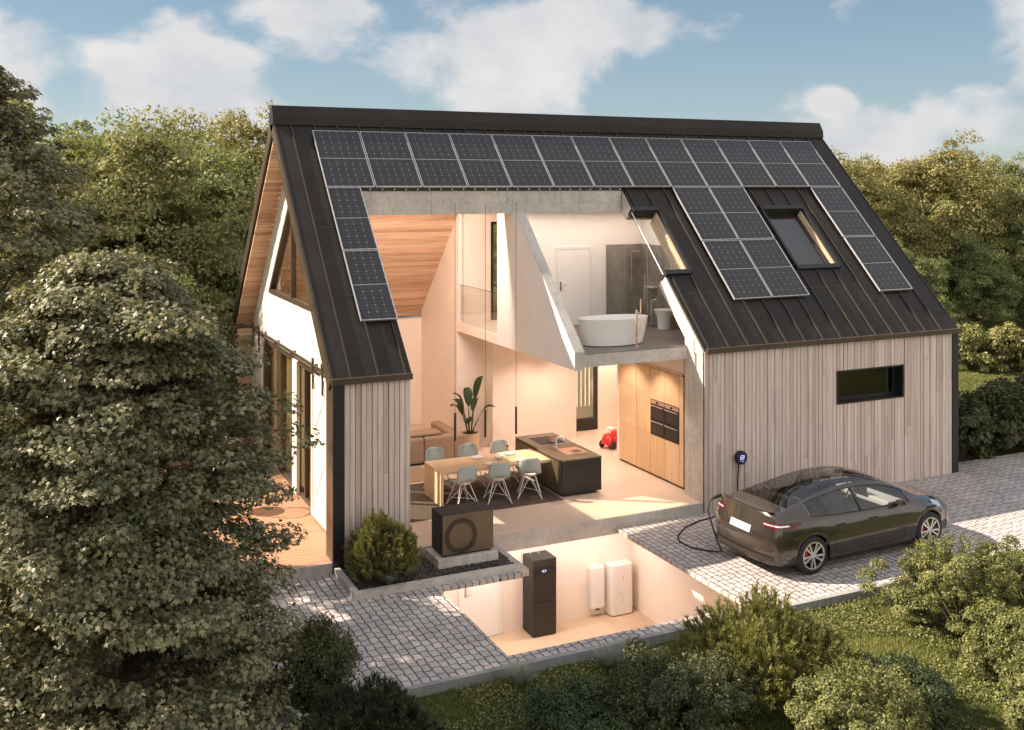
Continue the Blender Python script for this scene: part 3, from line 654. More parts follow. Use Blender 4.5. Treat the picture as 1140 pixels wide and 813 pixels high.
box('terrace_base', MAT['kerb'], dk, -3.39, .0, -.1, .338, 9.5, ZF-.031)
# planter bed with stone edge and slate chippings
pl = empty('planter_bed', (1.4, -.7, 0), 'low stone-edged planting bed filled with dark slate chippings in front of the house', 'planter')
m = MB(); m.box(-.045, -1.30, -.02, 2.93, -1.20, .115); m.box(-.045, -1.1995, -.02, .055, -.06, .115); m.box(2.931, -1.30, -.1, 3.10, -.02, .02)
m.build('edging', MAT['concrete'], pl)
box('soil', MAT['soil'], pl, .056, -1.1995, -.10, 2.93, -.055, .04)
m = MB()
for i in range(3800):
    x, y = random.uniform(.07, 2.91), random.uniform(-1.18, -.06); s_ = random.uniform(.013, .034); c = Vector((x, y, .05+random.random()*.02))
    vs = [c+Vector((random.uniform(.6, 1.2)*a*s_, random.uniform(.6, 1.2)*b*s_, random.uniform(.4, 1)*q*s_*.7)) for a in (-1, 1) for b in (-1, 1) for q in (-1, 1)]
    m.add(vs, [(0,1,3,2), (4,6,7,5), (0,4,5,1), (2,3,7,6), (0,2,6,4), (1,5,7,3)])
ch = m.build('slate_chippings', MAT['gravel'], pl); ch['kind'] = 'stuff'

# ------------------------------------------------------------------ solar panels
PH, PS0, PX0, PW = 1.718, .489, .671, 1.05
def make_panel(wd, label):
    r = empty('solar_panel', (0, 0, 0), label, 'solar panel', 'solar panels on the black roof', (AROOF, 0, 0)); H = 1.69
    MB().box(.012, .012, .0, wd-.012, H-.012, .030).build('cell_sheet', MAT['cells'], r)
    f = MB(); f.box(0, 0, -.005, wd, .0118, .038); f.box(0, H-.0118, -.005, wd, H, .038); f.box(0, .012, -.005, .0118, H-.012, .038)
    f.box(wd-.0118, .012, -.005, wd, H-.012, .038)
    f.build('frame', MAT['silver'], r); b = MB()
    for yy in (.3, 1.35): b.box(.05, yy, -.055, wd-.05, yy+.04, -.006)
    b.build('rail', MAT['black'], r); return r
def place_panel(o, i, j): o.location = S(PX0+i*PW+.012, PS0+j*PH+1.69, .065)
ordn = ['first', 'second', 'third', 'fourth', 'fifth', 'sixth', 'seventh', 'eighth', 'ninth', 'tenth', 'eleventh', 'twelfth', 'last']
proto = make_panel(1.026, 'first solar panel from the left in the long top row under the ridge'); place_panel(proto, 0, 0)
for i in range(1, 13): place_panel(copy_tree(proto, label=('%s solar panel from the left in the long top row under the ridge' % ordn[i]) if i < 12 else 'last solar panel at the right end of the long top row'), i, 0)
nar = make_panel(XC0-.01-PX0-.012, 'narrow cut solar panel on the left roof strip, upper of the two'); place_panel(nar, 0, 1)
place_panel(copy_tree(nar, label='narrow cut solar panel on the left roof strip, lower of the two'), 0, 2)
for (i, j, t) in ((8, 1, 'upper left panel of the block of four between the two skylights'), (9, 1, 'upper right panel of the block of four between the two skylights'),
                  (8, 2, 'lower left panel of the block of four between the two skylights'), (9, 2, 'lower right panel of the block of four between the two skylights'),
                  (12, 1, 'solar panel right of the closed skylight, just under the top row'), (12, 2, 'lowest solar panel at the right, below and right of the closed skylight')):
    place_panel(copy_tree(proto, label=t), i, j)

# ------------------------------------------------------------------ dining area
def world_root(name, loc, label, cat, group=None): return empty(name, loc, label, cat, group)
rug = MB(); rug.box(1.75, 1.38, ZF+.007, 5.21, 3.75, ZF+.019); o = rug.build('rug', MAT['rug'], None, bevel=.004); tag(o, 'dark grey-brown flat rug under the dining table', 'rug')
rug2 = MB().box(.75, 3.9, ZF+.007, 3.4, 5.0, ZF+.017).build('rug', MAT['sofa'], None, bevel=.004); tag(rug2, 'tan rug lying in front of the sofa back', 'rug')
t = world_root('dining_table', (3.9, 2.5, ZF), 'long pale wooden dining table with one slab end, butting against the dark kitchen island', 'table')
m = MB(); 
for i in range(6): m.box(2.731, 2.005+i*.161, .842, 5.235, 2.005+(i+1)*.161, .90, 0, random.random())
m.build('tabletop', MAT['tablewood'], t); m = MB()
for i in range(6): m.box(2.73, 2.004+i*.161, ZF+.008, 2.79, 2.004+(i+1)*.161, .841, 0, random.random())
m.build('leg', MAT['tablewood'], t)
def make_chair():
    r = empty('dining_chair', (0, 0, 0), 'x', 'chair', 'shell chairs around the dining table')
    prof = [(.235, .425, .19), (.215, .445, .215), (.10, .435, .225), (-.03, .425, .225), (-.13, .44, .215), (-.185, .50, .205), (-.205, .58, .21), (-.225, .68, .205), (-.245, .76, .18), (-.255, .805, .13)]
    m = MB(); n = 9; vs = []
    for k, (y, z, w_) in enumerate(prof):
        back = max(0, (k-4)/5.)
        for i in range(n):
            t = -1+2*i/(n-1); lift = .05*(1-back)*abs(t)**2.5; fwd = .07*min(1, back*1.6)*abs(t)**2
            vs.append((w_*math.sin(t*PI/2)**1 if False else w_*t, y+fwd, z+lift))
    fs = []
    for k in range(len(prof)-1):
        for i in range(n-1):
            if k == 4 and 2 <= i <= 5: continue          # the slot between seat and back
            a = k*n+i; fs.append((a, a+1, a+n+1, a+n))
    m.add(vs, fs, 0, .5); sh = m.build('seat_shell', MAT['chairshell'], r, smooth=True)
    sd = sh.modifiers.new('thick', 'SOLIDIFY'); sd.thickness = .012
    p = MB(); p.lathe([(.0, .437), (.14, .438), (.185, .447), (.19, .462), (.16, .470), (0, .472)], (0, .03, 0), 20); p.build('seat_pad', MAT['cream'], r, smooth=True)
    for sx in (-1, 1):
        for sy in (-1, 1):
            l = MB(); l.tube([(sx*.10, sy*.10+.01, .42), (sx*.23, sy*.22+.01, .0)], .0075, 6); l.tube([(sx*.02, sy*.02+.01, .33), (sx*.23, sy*.22+.01, .004)], .006, 6)
            l.build('leg', MAT['white'], r)
    b = MB(); b.tube([(-.10, .11, .42), (.10, .11, .42), (.10, -.09, .42), (-.10, -.09, .42), (-.10, .11, .42)], .006, 6); b.tube([(-.165, .16, .14), (.165, -.14, .14)], .005, 6)
    b.build('stretcher', MAT['white'], r); return r
cp = make_chair(); first = True
for (x, y, rz, lb) in ((3.17, 1.90, .10, 'grey-green shell chair on the near side at the left end, behind the heat pump'), (3.93, 1.86, -.22, 'grey-green shell chair on the near side, middle of three, turned slightly'),
                    (4.68, 1.90, -.42, 'grey-green shell chair on the near side closest to the kitchen island'), (3.10, 3.12, PI+.05, 'grey-green shell chair on the far side by the slab end, beside the sofa'),
                    (3.86, 3.12, PI-.05, 'grey-green shell chair on the far side in the middle, before the plant'), (4.62, 3.10, PI+.1, 'grey-green shell chair on the far side behind the bottle, next to the island')):
    if first: cp.location = (x, y, ZF+.02); cp.scale = (1.1, 1.1, 1.06); cp.rotation_euler.z = rz; cp['label'] = lb; first = False; 
    else: copy_tree(cp, (x, y, ZF+.02), rz, lb)
pp = None
for (x, y, lb) in ((3.92, 2.20, 'white plate on the near side of the table, in front of the middle chair'), (3.86, 2.77, 'white plate on the far side of the table, left one'), (4.62, 2.20, 'white plate on the near side nearest the island'), (4.60, 2.78, 'white plate on the far side beside the bottle')):
    if pp is None:
        pp = MB().lathe([(0, 0), (.09, .002), (.135, .018), (.138, .021), (.09, .009), (0, .007)], (0, 0, 0), 28).build('plate', MAT['white'], None, smooth=True)
        tag(pp, lb, 'plate', 'white plates on the dining table'); pp.location = (x, y, .901)
    else:
        c = pp.copy(); COL.objects.link(c); c.location = (x, y, .901); c['label'] = lb
bo = MB().lathe([(.03, 0), (.06, .012), (.095, .055), (.10, .075), (.092, .073), (.05, .02), (0, .015)], (4.24, 2.48, .901), 20).build('bowl', MAT['white'], None, smooth=True); tag(bo, 'small white bowl in the middle of the dining table', 'bowl')
bt = empty('carafe', (4.47, 2.55, .901), 'clear glass carafe with a dark stopper on the dining table', 'carafe')
MB().lathe([(.045, 0), (.05, .02), (.05, .10), (.03, .16), (.018, .19), (.02, .22)], (4.47, 2.55, .901), 16).build('bottle_body', MAT['water'], bt, smooth=True)
MB().lathe([(.019, .221), (.024, .225), (.024, .25), (.01, .255)], (4.47, 2.55, .901), 12).build('stopper', MAT['rubber'], bt, smooth=True)
for k, (x, y, lb) in enumerate(((3.24, 2.5, 'black tube pendant lamp hanging nearest the sofa, left of three'), (3.93, 2.5, 'black tube pendant lamp in the middle, hanging beside the potted plant'), (4.65, 2.5, 'black tube pendant lamp hanging nearest the kitchen island'))):
    if k == 0:
        pd = empty('pendant_lamp', (0, 0, 0), lb, 'pendant lamp', 'tube pendant lamps over the dining table'); ORG[pd.name] = None
        MB().lathe([(.02, 1.39), (.024, 1.395), (.024, 1.96), (.018, 1.975)], (0, 0, 0), 14).build('lamp_shade', MAT['black'], pd, smooth=True)
        MB().tube([(0, 0, 1.976), (0, 0, 6.35)], .005, 6).build('cord', MAT['bronze_dark'], pd); pd.location = (x, y, 0)
    else: copy_tree(pd, (x, y, 0), None, lb)
# sofa seen from behind
sf = world_root('sofa', (3.3, 5.5, ZF), 'tan upholstered corner sofa with its back to the dining table', 'sofa')
for i, (x0, x1) in enumerate(((1.55, 2.55), (2.56, 3.52), (3.53, 4.28))): box('back_cushion', MAT['sofa'], sf, x0, 5.10, ZF+.05, x1, 5.38, .84, bevel=.05)
box('seat', MAT['sofa'], sf, 1.6, 5.385, ZF+.05, 4.2, 6.6, .62, bevel=.06); box('armrest', MAT['sofa'], sf, 4.285, 5.12, ZF+.05, 4.55, 6.75, .82, bevel=.05)
m = MB(); m.box(3.2, 5.20, .842, 4.0, 5.62, .93); m.build('cushion', MAT['sofa'], sf, bevel=.04)
# potted plant
pt = world_root('potted_plant', (5.05, 5.35, ZF), 'tall strelitzia with paddle leaves in a sand-coloured cylinder pot against the stair wall', 'potted plant')
PX, PY = 4.98, 5.85
pt.location = (PX, PY, ZF); ORG[pt.name] = Vector((PX, PY, ZF))
MB().lathe([(.20, 0), (.225, .01), (.235, .46), (.215, .46), (.21, .42), (0, .42)], (PX, PY, ZF+.006), 28).build('pot', MAT['pot'], pt, smooth=True)
MB().lathe([(0, .41), (.208, .425), (0, .435)], (PX, PY, ZF+.006), 20).build('soil', MAT['soil'], pt)
for (az, reach, top, ll, ww) in ((200, .52, 1.45, .62, .14), (175, .30, 1.70, .66, .15), (235, .38, 1.10, .55, .13), (20, .30, 2.05, .80, .15), (330, .50, 1.35, .55, .13), (80, .25, 1.75, .62, .14), (120, .42, 1.45, .60, .13), (285, .18, 1.60, .6, .13)):
    a = R(az); d = Vector((math.cos(a), math.sin(a), 0)); side = Vector((-d.y, d.x, 0)); base = Vector((PX, PY, ZF+.43))+d*.05
    kn = base+d*reach*.35+Vector((0, 0, (top-.62)*.55)); m = MB(); m.tube([base, base*.5+kn*.5+Vector((0, 0, .03)), kn], [.016, .013, .010], 6); m.build('stem', MAT['houseplant'], pt, smooth=True)
    vs, fs = [], []; n = 9
    tip = base+d*reach+Vector((0, 0, top-.63))
    for i in range(n+1):
        q = i/n; p = kn*(1-q)+tip*q+d*(.10*q*q)+Vector((0, 0, .10*math.sin(q*PI)-.06*q*q)); wd = ww*.82*math.sin(min(1, q*1.02)**.75*PI)**.8+.003
        up = Vector((0, 0, 1))
        vs += [p-side*wd+up*wd*.45, p, p+side*wd+up*wd*.45]
    for i in range(n):
        fs += [(i*3, i*3+1, i*3+4, i*3+3), (i*3+1, i*3+2, i*3+5, i*3+4)]
    MB().add(vs, fs).build('leaf', MAT['houseplant'], pt, smooth=True)
# kitchen island
isl = world_root('kitchen_island', (5.72, 2.6, ZF), 'dark bronze kitchen island with hob and sink at the end of the dining table', 'kitchen island')
m = MB(); m.box(5.25, 1.53, ZF+.06, 6.20, 3.80, .945); m.build('body', MAT['black'], isl, bevel=.004)
box('plinth', MAT['rubber'], isl, 5.30, 1.58, ZF+.005, 6.10, 3.75, ZF+.0595)
m = MB(); m.box(5.244, 1.524, .948, 6.206, 3.806, .98); m.build('worktop', MAT['bronze'], isl, bevel=.003)
m = MB()
for y0, y1 in ((1.56, 2.29), (2.30, 3.03), (3.04, 3.77)): m.box(5.232, y0, ZF+.075, 5.249, y1, .92)
m.build('door_front', MAT['bronze'], isl)
m = MB(); m.box(5.42, 2.82, .9805, 6.06, 3.55, .984); h = m.build('hob', MAT['rubber'], isl)
m = MB(); m.box(5.41, 2.81, .9805, 6.07, 2.8195, .988); m.box(5.41, 3.5505, .9805, 6.07, 3.56, .988); m.box(5.41, 2.82, .9805, 5.4195, 3.55, .988); m.box(6.0605, 2.82, .9805, 6.07, 3.55, .988); m.build('trim', MAT['silver'], h)
m = MB(); m.box(5.58, 1.90, .9805, 6.08, 2.42, .9835); sk = m.build('sink', MAT['copper'], isl); m = MB(); m.box(5.80, 1.98, .984, 6.00, 2.20, .9855); m.build('basin', MAT['bronze'], sk)
m = MB(); m.tube([(5.60, 2.46, .98), (5.60, 2.46, 1.17), (5.62, 2.45, 1.22), (5.68, 2.42, 1.24), (5.74, 2.39, 1.22), (5.76, 2.38, 1.15)], .019, 10); m.tube([(5.60, 2.46, 1.02), (5.52, 2.46, 1.03)], .009, 8); m.lathe([(.03, 0), (.03, .03)], (5.60, 2.46, .98)); m.build('tap', MAT['white'], isl, smooth=True)
po = empty('saucepan', (5.80, 3.02, .984), 'small copper-coloured pan standing on the hob of the kitchen island', 'pan')
MB().lathe([(.09, 0), (.10, .01), (.10, .12), (.096, .12), (.092, .02), (0, .015)], (5.80, 3.02, .985), 24).build('pan_body', MAT['copper'], po, smooth=True)
# tall kitchen cabinets with the ovens
kc = world_root('kitchen_cabinets', (8.1, 2.2, ZF), 'wall of tall light oak kitchen cupboards with built-in ovens, right side of the kitchen', 'kitchen cupboard')
CX0 = 7.86
ys = [.92, 1.07, 1.62, 2.20, 2.80, 3.56]
for i in range(5):
    y0, y1 = ys[i]+.006, ys[i+1]-.006
    spans = [(ZF+.06, 1.148), (1.152, 2.05), (2.054, 2.62)] if i in (0, 3, 4) else [(ZF+.06, 1.13), (1.93, 2.62)]
    for a, b in spans: box('cupboard_door', MAT['oak'], kc, CX0, y0, a, CX0+.03, y1, b)
m = MB(); m.box(CX0+.031, .93, ZF+.01, 8.5, 3.55, 2.635); m.build('carcass', MAT['brownmetal'], kc)
m = MB(); m.box(CX0-.02, .93, 2.64, CX0+.30, 3.55, 2.68); m.build('canopy', MAT['soffit'], kc)
box('wall', MAT['plaster'], house, CX0+.012, .93, 2.683, 8.5, 3.55, 3.078)
for (y0, y1, z0, z1, cpz) in ((1.08, 1.615, 1.14, 1.49, 0), (1.625, 2.19, 1.14, 1.49, 0), (1.08, 1.615, 1.50, 1.92, 1), (1.625, 2.19, 1.50, 1.92, 1)):
    ov = MB().box(CX0-.004, y0, z0, CX0+.03, y1, z1).build('oven', MAT['black'], kc); zt = z1-(.10 if cpz else .02)
    if cpz:
        box('control_panel', MAT['copper'], ov, CX0-.010, y0+.005, z1-.085, CX0-.0045, y1-.005, z1-.005)
        MB().lathe([(.022, -.03), (.022, 0)], (CX0-.0105, (y0+y1)/2, z1-.045), 14, axis='x').build('knob', MAT['black'], ov)
    box('oven_door', MAT['bronze_dark'], ov, CX0-.009, y0+.04, z0+.05, CX0-.0045, y1-.04, zt-.06)
    MB().tube([(CX0-.035, y0+.03, zt-.025), (CX0-.035, y1-.03, zt-.025)], .008, 8).build('handle', MAT['silver'], ov)
# ride-on toy car
tx, ty, tz = 8.36, 4.72, ZF+.006
toy = empty('ride_on_toy_car', (tx, ty, tz), 'red plastic ride-on toy car with white steering wheel on the hall floor', 'toy car', rot=(0, 0, R(205)))
m = MB(); prof = [(-.30, .10), (-.31, .30), (-.26, .38), (-.16, .37), (-.08, .26), (.02, .22), (.08, .26), (.10, .36), (.22, .34), (.31, .24), (.33, .12), (.22, .07), (-.2, .07)]
vs = []
for t, k in ((-1, .86), (-.6, 1), (.6, 1), (1, .86)): vs += [(px*k, t*.13*(1.15 if abs(px) > .15 else .85), .07+(pz-.07)*(k if abs(t) == 1 else 1)) for px, pz in prof]
n = len(prof); fs = [tuple(range(n))[::-1], tuple(range(3*n, 4*n))]+[(r*n+i, r*n+(i+1) % n, (r+1)*n+(i+1) % n, (r+1)*n+i) for r in range(3) for i in range(n)]
m.add(vs, fs); m.build('body', MAT['red'], toy, smooth=True)
for x in (-.21, .21):
    for y in (-.17, .17):
        MB().lathe([(.045, -.03), (.088, -.028), (.095, -.01), (.095, .01), (.088, .028), (.045, .03)], (x, y, .095), 20, axis='y').build('wheel', MAT['rubber'], toy, smooth=True)
m = MB(); m.tube([(.11, 0, .34), (.07, 0, .47)], .015, 8); sw = m.build('steering_column', MAT['white'], toy); MB().lathe([(.05, 0), (.10, .0), (.11, .012), (.10, .025), (.05, .02)], (.06, 0, .465), 20).build('steering_wheel', MAT['white'], toy, smooth=True)
# ceiling downlights that wash the cupboards and hall; last two added to brighten walls
lamps = [(7.25, 1.6), (7.25, 2.9), (8.6, 6.2), (6.3, 2.4), (9.3, 6.1), (6.4, 4.9), (7.4, 4.9)]
lt = ['recessed ceiling spot in front of the ovens', 'recessed ceiling spot in front of the tall oak doors', 'recessed ceiling spot inside the entrance door', 'recessed ceiling spot over the kitchen island end', 'recessed ceiling spot in the far corner of the hall', 'added ceiling spot over the far end of the kitchen island, brightening the wall behind', 'added ceiling spot between the island and the entrance door, brightening the wall behind']
for k, (x, y) in enumerate(lamps):
    d = empty('ceiling_spot', (x, y, 3.07), lt[k], 'ceiling light', 'recessed ceiling spots'); MB().lathe([(.05, .0), (.065, .0), (.065, .008), (.05, .008), (.05, 0)], (x, y, 3.065), 18, cap=False).build('ring', MAT['white'], d)
    MB().lathe([(0, .0), (.048, .001), (0, .002)], (x, y, 3.068), 16).build('diffuser', MAT['lamp'], d)
    ld = bpy.data.lights.new('spot_light', 'SPOT'); ld.energy = 135; ld.spot_size = R(110); ld.spot_blend = .6; ld.shadow_soft_size = .05; ld.color = (1, .75, .60)
    lo = bpy.data.objects.new('spot_light', ld); COL.objects.link(lo); lo.parent = d; lo.location = (0, 0, -.02)

def strip(x0, x1, y, z, lb, watts, rot=(0, 0, 0), col=(1, .77, .64)):  # strip fixtures added to give the rooms and basement their warm glow
    d = empty('fill_strip', ((x0+x1)/2, y, z), lb, 'ceiling light'); box('profile', MAT['silver'], d, x0, y-.02, z+.0035, x1, y+.02, z+.010); box('diffuser', MAT['lamp'], d, x0+.005, y-.012, z-.0005, x1-.005, y+.012, z+.003)
    ld = bpy.data.lights.new('fill_lamp', 'AREA'); ld.shape = 'RECTANGLE'; ld.size = x1-x0; ld.size_y = .05; ld.energy = watts; ld.color = col
    lo = bpy.data.objects.new('fill_lamp', ld); COL.objects.link(lo); lo.parent = d; lo.location = (0, 0, -.012); lo.rotation_euler = rot
strip(5.4, 8.8, 3.70, 6.089, 'added warm fill light under the bathroom ceiling behind the concrete beam', 30)
strip(1.7, 4.3, 3.72, 6.35, 'added warm fill light on the back of the concrete beam above the dining table', 240, (R(35), 0, 0))
strip(1.0, 6.4, .62, -.155, 'added fill light under the floor slab, brightening the basement', 85, (R(-14), 0, 0), (1, .84, .75))
# ------------------------------------------------------------------ bathroom
tub = world_root('bathtub', (6.42, 1.42, 3.352), 'freestanding white oval bathtub on the grey upper floor', 'bathtub')
m = MB(); prof = [(.30, .0), (.36, .02), (.40, .30), (.425, .56), (.43, .575), (.41, .575), (.385, .52), (.33, .15), (0, .12)]
m.lathe([(r, h) for r, h in prof], (6.42, 1.42, 3.353), 48, sx=1.93, sy=.98); m.build('tub_body', MAT['white'], tub, smooth=True)
fa = world_root('bath_filler', (6.72, .98, 3.352), 'tall free-standing brass bath filler in front of the tub', 'bath tap')
m = MB(); m.tube([(6.70, .93, 3.353), (6.70, .93, 4.12)], .024, 12); m.lathe([(.05, 0), (.05, .012)], (6.70, .93, 3.353)); m.tube([(6.70, .93, 4.06), (6.80, .93, 4.06), (6.80, .93, 4.34)], .016, 10); m.build('pipe', MAT['copper'], fa, smooth=True)
m = MB(); m.tube([(6.80, .93, 4.05), (6.79, .92, 3.75), (6.76, .93, 3.6)], .008, 8); m.build('hose', MAT['copper'], fa)
sh = world_root('shower_screen', (8.4, 3.5, 3.352), 'smoked glass shower enclosure with tall handle before the grey tiles', 'shower screen')
m = MB(); m.box(8.02, 3.50, 3.36, 9.02, 3.508, 5.25); m.box(8.00, 3.52, 3.36, 8.008, 4.37, 5.25); m.build('glass_panel', MAT['clearglass'], sh)
m = MB(); m.tube([(8.50, 3.46, 3.9), (8.50, 3.46, 4.6)], .012); m.tube([(8.50, 3.46, 4.0), (8.50, 3.50, 4.0)], .008); m.tube([(8.50, 3.46, 4.5), (8.50, 3.50, 4.5)], .008); m.box(8.60, 3.495, 3.36, 8.615, 3.512, 5.25); m.build('handle', MAT['silver'], sh)
m = MB(); m.tube([(8.70, 4.36, 4.3), (8.70, 4.36, 5.1), (8.70, 4.2, 5.12)], .012); m.lathe([(.10, 0), (.10, .01)], (8.70, 4.18, 5.10)); m.build('shower_head', MAT['silver'], sh)
o = box('wall_shelf', MAT['white'], None, 8.90, 3.72, 4.22, 9.034, 4.12, 4.25); tag(o, 'small white shelf on the tiled bathroom wall', 'shelf')
tr = world_root('towel_radiator', (9.0, 2.9, 4.2), 'white ladder towel radiator on the right bathroom wall', 'radiator'); m = MB()
for y in (2.62, 3.06): m.tube([(8.98, y, 4.05), (8.98, y, 5.0)], .015, 8)
m.build('upright', MAT['white'], tr); m = MB()
for i in range(14): m.tube([(8.975, 2.62, 4.1+i*.065), (8.975, 3.06, 4.1+i*.065)], .010, 6)
m.build('rung', MAT['white'], tr)
wc = world_root('washbasin', (8.75, 2.7, 3.352), 'white pedestal washbasin with tall tap near the right bathroom wall', 'washbasin')
MB().lathe([(.15, 0), (.17, .3), (.24, .42), (.25, .45), (.22, .45), (0, .36)], (8.72, 2.95, 3.353), 28).build('basin', MAT['white'], wc, smooth=True)
MB().tube([(8.58, 3.28, 3.353), (8.58, 3.28, 4.0), (8.66, 3.2, 4.02)], .014, 8).build('tap', MAT['chrome'], wc, smooth=True)

# ------------------------------------------------------------------ heat pump, basement units
hp = world_root('heat_pump', (2.2, -.5, 0), 'bronze outdoor heat pump with large round grille on a concrete plinth', 'heat pump')
box('plinth', MAT['concrete2'], hp, 1.60, -.80, .041, 2.74, -.14, .228, bevel=.006)
box('casing', MAT['rubber'], hp, 1.70, -.72, .262, 2.68, -.20, .965, bevel=.008)
box('base_gap', MAT['rubber'], hp, 1.74, -.68, .229, 2.64, -.24, .2615); box('front_panel', MAT['bronze'], hp, 1.706, -.732, .268, 2.674, -.7205, .955, bevel=.004)
m = MB(); gx, gz = 2.05, .575; nn = 72
for r0, r1, yy in ((.225, .305, -.7345),):
    vs = []; 
    for k in range(nn):
        t = 2*PI*k/nn; vs += [(gx+r0*math.cos(t), yy, gz+r0*math.sin(t)), (gx+r1*math.cos(t), yy, gz+r1*math.sin(t))]
    m.add(vs, [(2*k, 2*k+1, (2*k+3) % (2*nn), (2*k+2) % (2*nn)) for k in range(nn)])
gr = m.build('round_grille', MAT['rubber'], hp); m = MB()
for k in range(80):
    t = 2*PI*k/80; a = Vector((math.cos(t), 0, math.sin(t))); c = Vector((gx, -.7365, gz)); sd_ = Vector((-math.sin(t), 0, math.cos(t)))*.0022
    p = [c+a*.228-sd_, c+a*.302-sd_, c+a*.302+sd_, c+a*.228+sd_]; m.hexa([*(q+Vector((0, .001, 0)) for q in p), *(q-Vector((0, .004, 0)) for q in p)])
for r_ in (.224, .2645, .306):
    m.tube([(gx+r_*math.cos(2*PI*k/48), -.738, gz+r_*math.sin(2*PI*k/48)) for k in range(49)], .0028, 5)
m.build('fin', MAT['bronze'], gr)
tw_ = world_root('storage_tower', (4.4, .9, -2.2), 'tall dark bronze heating cabinet with a small display band in the basement', 'heating unit')
box('casing', MAT['black'], tw_, 4.17, .72, -2.185, 4.69, 1.17, -.675, bevel=.006)
m = MB(); m.box(4.174, .706, -2.17, 4.686, .7195, -1.52); m.box(4.174, .706, -1.51, 4.686, .7195, -.96); m.box(4.174, .706, -.85, 4.686, .7195, -.682); m.build('front_panel', MAT['bronze_dark'], tw_)
bd = box('display_band', MAT['black'], tw_, 4.174, .702, -.955, 4.686, .7185, -.855)
m = MB(); m.box(4.37, .699, -.925, 4.405, .7015, -.885); m.box(4.425, .699, -.925, 4.46, .7015, -.885); m.box(4.395, .699, -.938, 4.435, .7015, -.932); m.build('display', MAT['lilac'], bd)
m = MB()
for (x, y) in ((4.26, 1.0), (4.33, 1.02), (4.42, 1.0), (4.42, .93), (4.52, 1.02), (4.60, 1.02)): m.tube([(x, y, -.675), (x, y, -.62)], .014, 8)
m.build('pipe_stub', MAT['chrome'], tw_)
m = MB(); MBt = lambda: MB()
sm = world_root('wall_boiler', (5.84, 1.1, -1.6), 'small white wall-hung unit with black outlets underneath', 'heating unit')
box('casing', MAT['white'], sm, 5.66, 1.02, -2.02, 5.99, 1.176, -1.16, bevel=.03); m = MB(); m.box(5.80, 1.06, -2.06, 5.88, 1.12, -2.02); m.build('outlet', MAT['rubber'], sm)
m = MB(); m.box(5.81, 1.0175, -1.58, 5.88, 1.0195, -1.572)
for i in range(5): m.box(5.70, 1.018, -1.30-i*.07, 5.95, 1.0195, -1.2985-i*.07)
m.build('marking', MAT['plaster'], sm)
tk = world_root('hot_water_tank', (6.3, 1.0, -2.2), 'larger white flat hot-water tank standing on the basement floor by the corner', 'water tank')
def rrect(x0, x1, y0, y1, r=.10, n=6):
    P = []
    for cx_, cy_, a0 in ((x1-r, y0+r, -90), (x1-.02, y1-.02, 0), (x0+.02, y1-.02, 90), (x0+r, y0+r, 180)):
        rr = r if cy_ < y1-.05 else .02
        for k in range(n+1): t = R(a0+90*k/n); P.append((cx_+rr*math.cos(t), cy_+rr*math.sin(t)))
    return P
MB().prism(rrect(6.07, 6.62, .90, 1.176), 'z', -2.185, -1.15).build('casing', MAT['white'], tk, bevel=.015)
MB().prism(rrect(6.09, 6.60, .92, 1.176), 'z', -2.199, -2.186).build('base', MAT['rubber'], tk)
m = MB(); m.box(6.35, .897, -1.46, 6.365, .8995, -1.38); m.box(6.35, .897, -1.93, 6.365, .8995, -1.85); m.box(6.33, .897, -1.235, 6.40, .8995, -1.227); m.build('marking', MAT['silver'], tk)
# ------------------------------------------------------------------ wall charger and cable
chg = world_root('wall_charger', (8.60, -.06, 1.06), 'round navy-blue wall charging station with a lit white emblem', 'charging station')
MB().lathe([(.0, -.02), (.13, -.02), (.14, -.03), (.14, -.10), (.132, -.112), (.0, -.112)][::-1], (8.60, -.025, 1.06), 32, axis='y').build('casing', MAT['black'], chg, smooth=True)
MB().lathe([(0, -.118), (.118, -.117), (.122, -.1125), (0, -.1123)][::-1], (8.60, -.025, 1.06), 32, axis='y').build('front_disc', MAT['navy'], chg)
m = MB(); yy = -.147; c0 = Vector((8.60, yy, 1.07))
def stroke(pts, r=.0065): m.tube([c0+Vector((a, 0, b)) for a, b in pts], r, 6)
stroke([(-.045, -.055), (-.045, .035), (-.035, .045), (.035, .045), (.045, .035), (.045, .0)]); stroke([(-.03, .005), (.0, -.005), (.02, .015), (.045, .01)], .011); stroke([(-.02, -.04), (-.005, -.005)], .008); stroke([(.012, -.045), (.045, -.02)], .007); stroke([(-.02, -.078), (.03, -.078)], .005)
m.build('emblem', MAT['lilac'], chg)
m = MB(); z0 = .012
m.tube([(8.55, -.08, .93), (8.545, -.06, .6), (8.54, -.065, .3), (8.50, -.09, .06), (8.40, -.16, z0+.003), (7.9, -.30, z0), (7.3, -.42, z0), (6.85, -.62, z0), (6.45, -.95, z0), (6.28, -1.25, z0), (6.30, -1.6, z0), (6.5, -1.95, z0+.01), (6.62, -2.1, .05), (6.53, -2.02, .35), (6.45, -1.92, .75), (6.50, -1.90, .93), (6.60, -1.90, .98)], .016, 8)
cb_ = empty('charging_cable', (6.4, -1.2, 0), 'black charging cable looping over the pavers from the wall charger to the car', 'cable'); m.build('cable', MAT['rubber'], cb_, smooth=True)
m = MB(); m.tube([(6.56, -1.90, .965), (6.66, -1.90, 1.00), (6.76, -1.90, 1.01)], [.02, .034, .03], 10); m.build('plug', MAT['rubber'], cb_, smooth=True)
